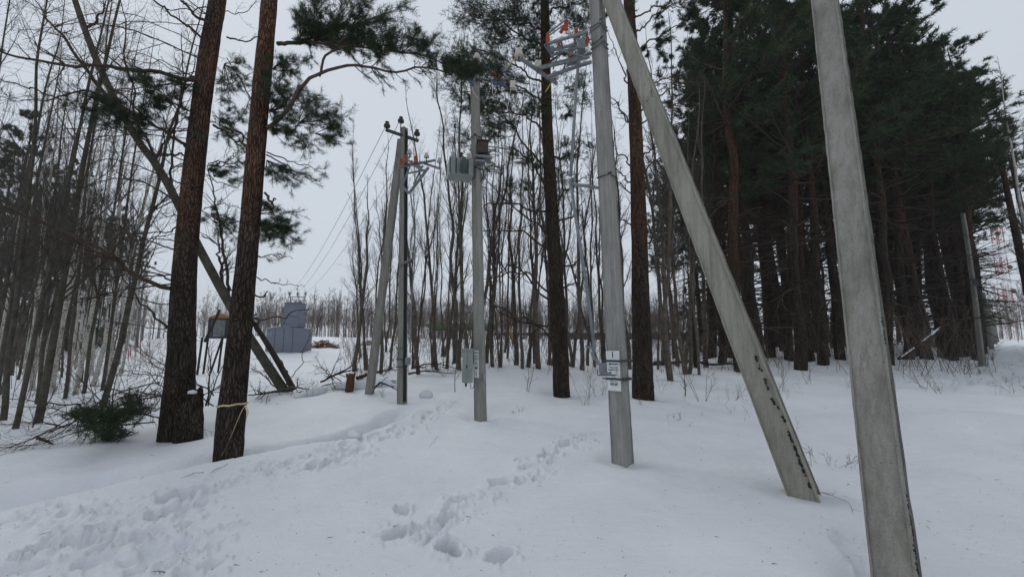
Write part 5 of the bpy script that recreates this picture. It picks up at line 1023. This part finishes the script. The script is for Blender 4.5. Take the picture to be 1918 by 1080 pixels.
for i, (px, D) in enumerate(rs):
    x = gx(px, D); sc = rg.uniform(.9, 1.12)
    sc *= 1.12
    if px > 1745: sc *= .90 if D < 24 else 1.1
    if px < 1350: sc *= .84
    w_ = 'front edge' if D < 19 else ('middle' if D < 30 else 'dark back')
    place(PI[(i*3+i//4) % 4], x, D, None, (sc*1.1, sc*1.1, sc), (rg.normal(0, .015), rg.normal(0, .02)), f'tall dark green pine in the {w_} of the wood behind the concrete struts', 'pines of the right wood')
for i, (px, D) in enumerate([(1500, 33), (1620, 32), (1720, 30), (1780, 30), (1650, 36), (1450, 30), (1700, 34), (1760, 36), (1590, 38), (1520, 40), (1800, 33), (1470, 38), (1400, 40), (1350, 40), (1310, 22), (1290, 26)]):
    sc = rg.uniform(.55, .95); place(SPR[i % 2], gx(px, D), D, None, sc, (0, 0), 'dark young spruce in the undergrowth of the right wood', 'young spruces of the right wood')
# slim conifers left of that wood and two leaning ones at the right edge
for px, D, sc in ((1300, 15.5, .58), (1262, 18, .5), (1250, 24, .6)):
    place(PI[1], gx(px, D), D, None, sc, (0, 0), 'slender young pine at the left end of the pine wood', 'young pines at the wood edge')
for (b_, t_, nm) in (((1950, 660, 21), (1872, 290, 21), 'nearer'), ((1975, 660, 24), (1893, 300, 24), 'farther')):
    hp = HandPine(f'slim left leaning pine at the right edge, the {nm} of a pair', [b_, ((b_[0]+t_[0])/2, (b_[1]+t_[1])/2, b_[2]), t_], [.19, .16, .10], M['pine_bark_dark'], 51, sub=1)
    for k in range(12):
        s = rg.uniform(.45, 1); x = b_[0]+(t_[0]-b_[0])*s; y = b_[1]+(t_[1]-b_[1])*s; sg = rg.choice([-1, 1]); hp.limb([(x, y, b_[2]), (x+sg*22, y-8, b_[2]), (x+sg*rg.uniform(30, 60), y-rg.uniform(-10, 20), b_[2])], .03, .01, 8, .3, .5 if s > .8 else .1, q=10, nl=.16, nw=.02)
    hp.done('needles_dark')
# dark conifers behind the left thicket
for i, (px, D) in enumerate([(0, 27), (35, 31), (75, 29), (110, 33), (140, 34), (20, 36), (172, 38), (60, 40), (-40, 26), (-90, 30), (200, 44), (130, 42), (90, 46), (10, 46), (228, 50), (55, 26), (-15, 33), (95, 35), (160, 32), (45, 36), (118, 29), (75, 40), (-5, 22), (182, 46)]):
    place(PI[i % 4] if i % 3 else SPR[i % 2], gx(px, D), D, None, rg.uniform(.80, .98)*(1 if i % 3 else 1.6), (0, 0), 'dark conifer far back behind the left birch thicket', 'conifers behind the left thicket')
# fallen snowy branch in the right wood
o_ = thing('fallen_branch', 'snow dusted broken trunk leaning in the dark wood right of the near strut', 'branch', at(1688, 674, 16.5)); Od = np.array(o_.location)
g = Geo(); P = curve([at(1683, 672, 16.5), at(1725, 643, 16.6), at(1765, 612, 16.7), at(1790, 600, 16.8)], 16); tubes(g, P, np.linspace(.06, .02, 16), 8); g.build('wood', M['dark_bark'], o_, Od)
g = Geo(); P = curve([at(1688, 668, 16.45), at(1712, 651, 16.5)], 6); tubes(g, P, np.linspace(.02, .035, 6), 6); P = curve([at(1726, 641, 16.5), at(1745, 627, 16.6), at(1763, 613, 16.7)], 8)+np.array([0, 0, .03]); tubes(g, P+rg.normal(0, .012, P.shape), np.array([.01, .03, .035, .02, .035, .03, .02, .01]), 6); g.build('snow_cap', M['snow'], o_, Od)
# fence of dead wood along forest edge (low fallen trunks)
for a, b_, lb in (((1130, 676, 15.5), (1245, 684, 15.8), 'low fallen trunk lying behind the orange barked pine'), ((1225, 680, 15.5), (1400, 684, 16), 'thin fallen trunk across the edge of the right wood'), ((830, 690, 15), (960, 684, 15.4), 'fallen dark trunk lying low among the alders')):
    g = Geo(); P = curve([at(*a), at((a[0]+b_[0])/2, (a[1]+b_[1])/2-3, a[2]), at(*b_)], 16, .03, rg)[None]; tubes(g, P, np.linspace(.07, .03, 16)[None], 8); B2, r2 = children(P, np.linspace(.07, .03, 16)[None], 26, .05, 1, .14, 55, .6, .15, 5, rg, .3, .3, .006); B3, r3 = children(B2, r2, 4, .2, 1, .5, 40, .2, .15, 4, rg, .6, .4, .005); tubes(g, B2, r2, 4); tubes(g, B3, r3, 3)
    o = g.build('fallen_tree', M['dark_bark']); tag(o, lb, 'fallen trunk')

# far tree line
rg = np.random.default_rng(99); g = Geo()
def far_row(n, pxa, pxb, Da, Db, ha, hb_, thick=1.0):
    px = rg.uniform(pxa, pxb, n); D = rg.uniform(Da, Db, n); x = (px-959)/FPX*D; z = ground(x, D); h_ = rg.uniform(ha, hb_, n)
    s = np.linspace(0, 1, 5)[None, :, None]; P = np.zeros((n, 5, 3)); P[:, :, 0] = x[:, None]+rg.normal(0, .25, (n, 1))*s[..., 0]; P[:, :, 1] = D[:, None]; P[:, :, 2] = z[:, None]-.3+h_[:, None]*s[..., 0]
    R = (.10*(1-s[..., 0]*.9)*rg.uniform(.6, 1.2, (n, 1)))*thick
    wht = rg.random(n) < .45; tubes(g, P[wht], R[wht], 4, 0); tubes(g, P[~wht], R[~wht], 4, 1)
    B1, r1 = children(P, R, 16, .25, 1, lambda t: .22*(1.2-t), 35, .8, .08, 4, rg, .5, .3, .022*thick); tubes(g, B1, r1, 3, 1)
    B2, r2 = children(B1, r1, 6, .2, 1, .5, 30, .4, .1, 3, rg, .6, .5, .018*thick); tubes(g, B2, r2, 3, 1)
far_row(420, 230, 1300, 85, 125, 8, 13); far_row(260, 480, 1250, 60, 85, 5, 9, .8); far_row(120, -400, 300, 70, 120, 9, 14); far_row(230, 1780, 2500, 80, 140, 9, 14)
o = g.build('far_woods', [M['far_bark'], M['far_twig']]); tag(o, 'pale brown line of distant bare woods along the horizon', 'woods', kind='stuff')
g = Geo(); far_row(420, -500, 2600, 130, 200, 14, 20, 1.6); o = g.build('far_woods', [M['far_twig'], M['far_twig']]); tag(o, 'hazy backmost line of distant woods on the horizon', 'woods', kind='stuff')

# ------------------------------------------------------------------ saplings, weeds, litter
def sapling(px, D, hgt, n, label, seed, spread=.25, mt='weed', rr=.004, name='sapling', group=None):
    rg = np.random.default_rng(seed); x = gx(px, D); z = gz(x, D); root = thing(name, label, 'sapling', (x, D, z), group); g = Geo()
    a = rg.normal(0, spread, (n, 2)); t_ = np.linspace(0, 1, 7); P = np.zeros((n, 7, 3)); hh = hgt*rg.uniform(.5, 1, n)
    P[:, :, 0] = rg.normal(0, .05, (n, 1))+a[:, :1]*t_*hh[:, None]+np.cumsum(rg.normal(0, .012*hgt, (n, 7)), 1); P[:, :, 1] = rg.normal(0, .05, (n, 1))+a[:, 1:]*t_*hh[:, None]; P[:, :, 2] = -.1+hh[:, None]*t_*1.05
    R = np.tile(np.linspace(rr, rr*.35, 7), (n, 1)); tubes(g, P, R, 5); B2, r2 = children(P, R, 6, .25, 1, .3, 40, .3, .15, 4, rg, .6, .5, .0016); tubes(g, B2, r2, 3); B3, r3 = children(B2, r2, 2, .3, 1, .5, 35, .2, .15, 3, rg, .7, .6, .0014); tubes(g, B3, r3, 3)
    g.build('stems', M[mt], root); return root
sp_ = [(857, 9.8, 1.4, 1, 'bare sapling stem right behind the control cabinet', .012, .02), (985, 9.5, 1.0, 2, 'thin sapling in the snow between cabinet pole and dark pine', .009, .2), (1095, 8.3, .9, 5, 'bushy twigs in the snow beside the dark centre pine', .004, .3), (1282, 9.2, .9, 2, 'small upright sapling right of the orange barked pine', .012, .12), (1312, 8.6, .9, 4, 'branched dry sapling left of the slanting strut', .006, .25),
      (1525, 4.5, .28, 6, 'dry weed tuft with seed heads beside the foot of the slanting strut', .0022, .8), (1750, 8.7, .9, 2, 'crooked forked twig sticking from the snow at right', .007, .6), (1535, 3.0, .12, 2, 'tiny twig poking from the snow near the near strut', .002, .5), (970, 7.3, .18, 4, 'small tuft of dry stems right of the cabinet pole', .0025, .4), (1370, 9, .6, 3, 'thin dry stalks left of the slanting strut at the wood edge', .004, .4),
      (1605, 11, .8, 5, 'dry bush just left of the near strut at the wood edge', .005, .4), (1720, 10, .8, 4, 'thin dry bush right of the near strut', .005, .5), (445, 6.0, .3, 2, 'thin twig in the snow right behind the taped pine', .003, .4), (1232, 9.5, .5, 2, 'dry stalks beside the orange barked pine', .003, .4), (1192, 8.2, .35, 3, 'dry stalks in front of the orange barked pine', .0025, .4), (1120, 9.0, .7, 5, 'twiggy bush behind the plate pole', .004, .3), (720, 9.0, .3, 3, 'dry stems between the striped pole and its strut', .003, .3), (1190, 4.62, .05, 5, 'wisp of grass at the foot of the plate pole', .0015, .9),
      (590, 9.5, .5, 4, 'dry stems poking through the snow left of the splintered stump', .003, .4), (1250, 7.0, .25, 3, 'low dry weed in the open snow right of the plate pole', .002, .6), (1450, 10, .9, 3, 'thin saplings behind the slanting strut', .006, .3), (1500, 11, .8, 4, 'dry saplings in snow between the two struts', .005, .4), (1900, 9, .5, 3, 'scattered dry twigs near the right edge', .004, .6), (680, 11.5, 1.2, 5, 'upright whips behind the thin leaning strut', .006, .2)]
for i, (px, D, hg, n, lb, rr, sprd) in enumerate(sp_): sapling(px, D, hg, n, lb, 600+i, sprd, 'weed', rr)
# undergrowth stems along the wood edges
def stems(name, label, n, pxr, Dr, hr, r_, seed, mt='weed'):
    rg = np.random.default_rng(seed); px = rg.uniform(*pxr, n); D = rg.uniform(*Dr, n); x = (px-959)/FPX*D; z = ground(x, D); hh = rg.uniform(*hr, n); t_ = np.linspace(0, 1, 5); P = np.zeros((n, 5, 3))
    P[:, :, 0] = x[:, None]+rg.normal(0, .25, (n, 1))*t_*hh[:, None]; P[:, :, 1] = D[:, None]+rg.normal(0, .25, (n, 1))*t_*hh[:, None]; P[:, :, 2] = z[:, None]-.05+hh[:, None]*t_; P[:, 1:, :2] += rg.normal(0, .02, (n, 4, 2))
    R = np.tile(np.linspace(r_, r_*.4, 5), (n, 1)); g = Geo(); tubes(g, P, R, 3); B, rb = children(P, R, 5, .25, 1, .35, 38, .3, .15, 4, rg, .6, .5, r_*.4); tubes(g, B, rb, 3); B, rb = children(B, rb, 2, .25, 1, .5, 38, .3, .15, 3, rg, .6, .5, r_*.35); tubes(g, B, rb, 3)
    o = g.build(name, M[mt]); tag(o, label, 'undergrowth', kind='stuff')
stems('undergrowth', 'thin bare undergrowth among the alders behind the poles', 420, (640, 1260), (12.5, 24), (.5, 2.6), .008, 701)
stems('undergrowth', 'tall brown thicket of whips closing the view behind the alders', 520, (740, 1330), (22, 42), (1.2, 4.5), .012, 706, 'alder_twig')
stems('undergrowth', 'bare twiggy undergrowth along the edge of the right pine wood', 420, (1230, 1850), (13, 26), (.4, 2.4), .009, 702)
stems('undergrowth', 'bare twiggy undergrowth below the left birches', 260, (-150, 330), (8, 30), (.4, 2.2), .008, 703)
stems('dry_grass', 'dry grass and weeds poking through the snow by the right wood', 560, (1560, 1960), (9, 30), (.08, .28), .0022, 704)
stems('dry_grass', 'sparse dry weeds on the open snow right of the plate pole', 60, (1220, 1500), (6, 12), (.08, .3), .002, 705)
# forest litter on snow
rg = np.random.default_rng(5); n = 3200; D = 1.8*np.exp(rg.random(n)*2.0); px = rg.uniform(-100, 2000, n); x = (px-959)/FPX*D; z = ground(x, D)+.003
g = Geo(); a = rg.uniform(0, 6.28, n); L = rg.uniform(.002, .008, n)*(1+(rg.random(n) < .05)*4); ww = rg.uniform(.001, .003, n); d = np.stack([np.cos(a), np.sin(a), np.zeros(n)], -1); s = np.stack([-np.sin(a), np.cos(a), np.zeros(n)], -1)
P = np.stack([x, D, z], -1); V = np.stack([P-d*L[:, None]-s*ww[:, None], P+d*L[:, None], P-d*L[:, None]*.5+s*ww[:, None]+np.array([0, 0, .003])], 1).reshape(-1, 3); g.add(V, np.arange(3*n).reshape(-1, 3))
o = g.build('bark_litter', M['rot_wood']); tag(o, 'tiny bark flakes and needles scattered on the snow', 'litter', kind='stuff')
# twigs lying on the snow
def lying(label, pts, r_, side, seed, mt='weed'):
    rg = np.random.default_rng(seed); P = []
    for px, py, dz in pts: q = flat(px, py); P.append([q[0], q[1], gz(q[0], q[1])+dz])
    P = curve(P, 18, .004, rg)[None]; R = np.linspace(r_, r_*.35, 18)[None]; g = Geo(); tubes(g, P, R, 5); B, rb = children(P, R, side, .1, 1, .25, 35, .1, .1, 4, rg, .7, .5, .001); tubes(g, B, rb, 3); o = g.build('fallen_twig', M[mt]); tag(o, label, 'twig', 'twigs lying on the snow')
lying('forked thin twig lying on the snow below the slanting strut', [(1530, 940, .02), (1560, 950, .03), (1590, 970, .02), (1603, 990, .0)], .0025, 7, 1)
lying('short dark twig lying on the snow left of the trail at lower left', [(380, 905, .03), (360, 906, .02), (338, 912, .0)], .003, 3, 2)
lying('bent twig on the snow bank edge below the taped pine', [(425, 890, .03), (405, 897, .02), (390, 902, .0)], .003, 3, 3)
lying('tiny green pine sprig on the snow at the bottom left', [(310, 1075, .01), (300, 1074, .02), (288, 1074, .01)], .003, 12, 4, 'needles')
lying('thin straight stalk lying on the snow left of the footprints', [(820, 820, .03), (812, 828, .02), (804, 838, .0)], .002, 1, 5)
# snow lumps
for px, py, r_, lb in ((663, 832, .085, 'rounded lump of snow lying in the hollow track'), (797, 752, .12, 'pointed snow clod between the striped pole and the cabinet pole')):
    c = flat(px, py, -.02); c[2] = gz(c[0], c[1]); n1, n2 = 24, 14; th = np.linspace(0, 6.283, n1, endpoint=False); ph = np.linspace(-1.3, 1.5, n2); T_, Ph = np.meshgrid(th, ph); rr = r_*(1+.35*fbm(np.cos(T_)*2+px, np.sin(T_)*2+Ph*2, 3, 4)); V = np.stack([c[0]+rr*1.3*np.cos(T_)*np.cos(Ph), c[1]+rr*np.sin(T_)*np.cos(Ph), c[2]+r_*.25+rr*np.sin(Ph)*(.75 if r_ < .1 else 1.1)], -1).reshape(-1, 3)
    id_ = np.arange(n1*n2).reshape(n2, n1); g = Geo(); g.add(V, [np.stack([id_[:-1], np.roll(id_[:-1], -1, 1), np.roll(id_[1:], -1, 1), id_[1:]], -1).reshape(-1, 4), id_[-1:]]); o = g.build('snow_lump', M['snow']); tag(o, lb, 'snow lump')
# trees behind the camera that shade the clearing edge are left out
for pr in AL+BI+DB+PI+SPR:
    if pr.name not in used:
        for ch in list(pr.children): bpy.data.objects.remove(ch)
        bpy.data.objects.remove(pr)

# ------------------------------------------------------------------ thin cold haze
g = Geo(); boxv(g, (0, 0, 12), (880, 0, 0), (0, 880, 0), (0, 0, 36)); hz_ = g.build('haze', [], smooth=False); m = bpy.data.materials.new('haze_air'); m.use_nodes = True; t = m.node_tree; t.nodes.clear()
pv = t.nodes.new('ShaderNodeVolumePrincipled'); pv.inputs['Density'].default_value = .0009; pv.inputs['Color'].default_value = (.86, .89, .94, 1); mo_ = t.nodes.new('ShaderNodeOutputMaterial'); t.links.new(pv.outputs[0], mo_.inputs['Volume'])
hz_.data.materials.append(m); tag(hz_, 'thin pale winter haze over the far woods', 'haze', kind='stuff')
S.cycles.volume_bounces = 0; S.cycles.volume_max_steps = 32
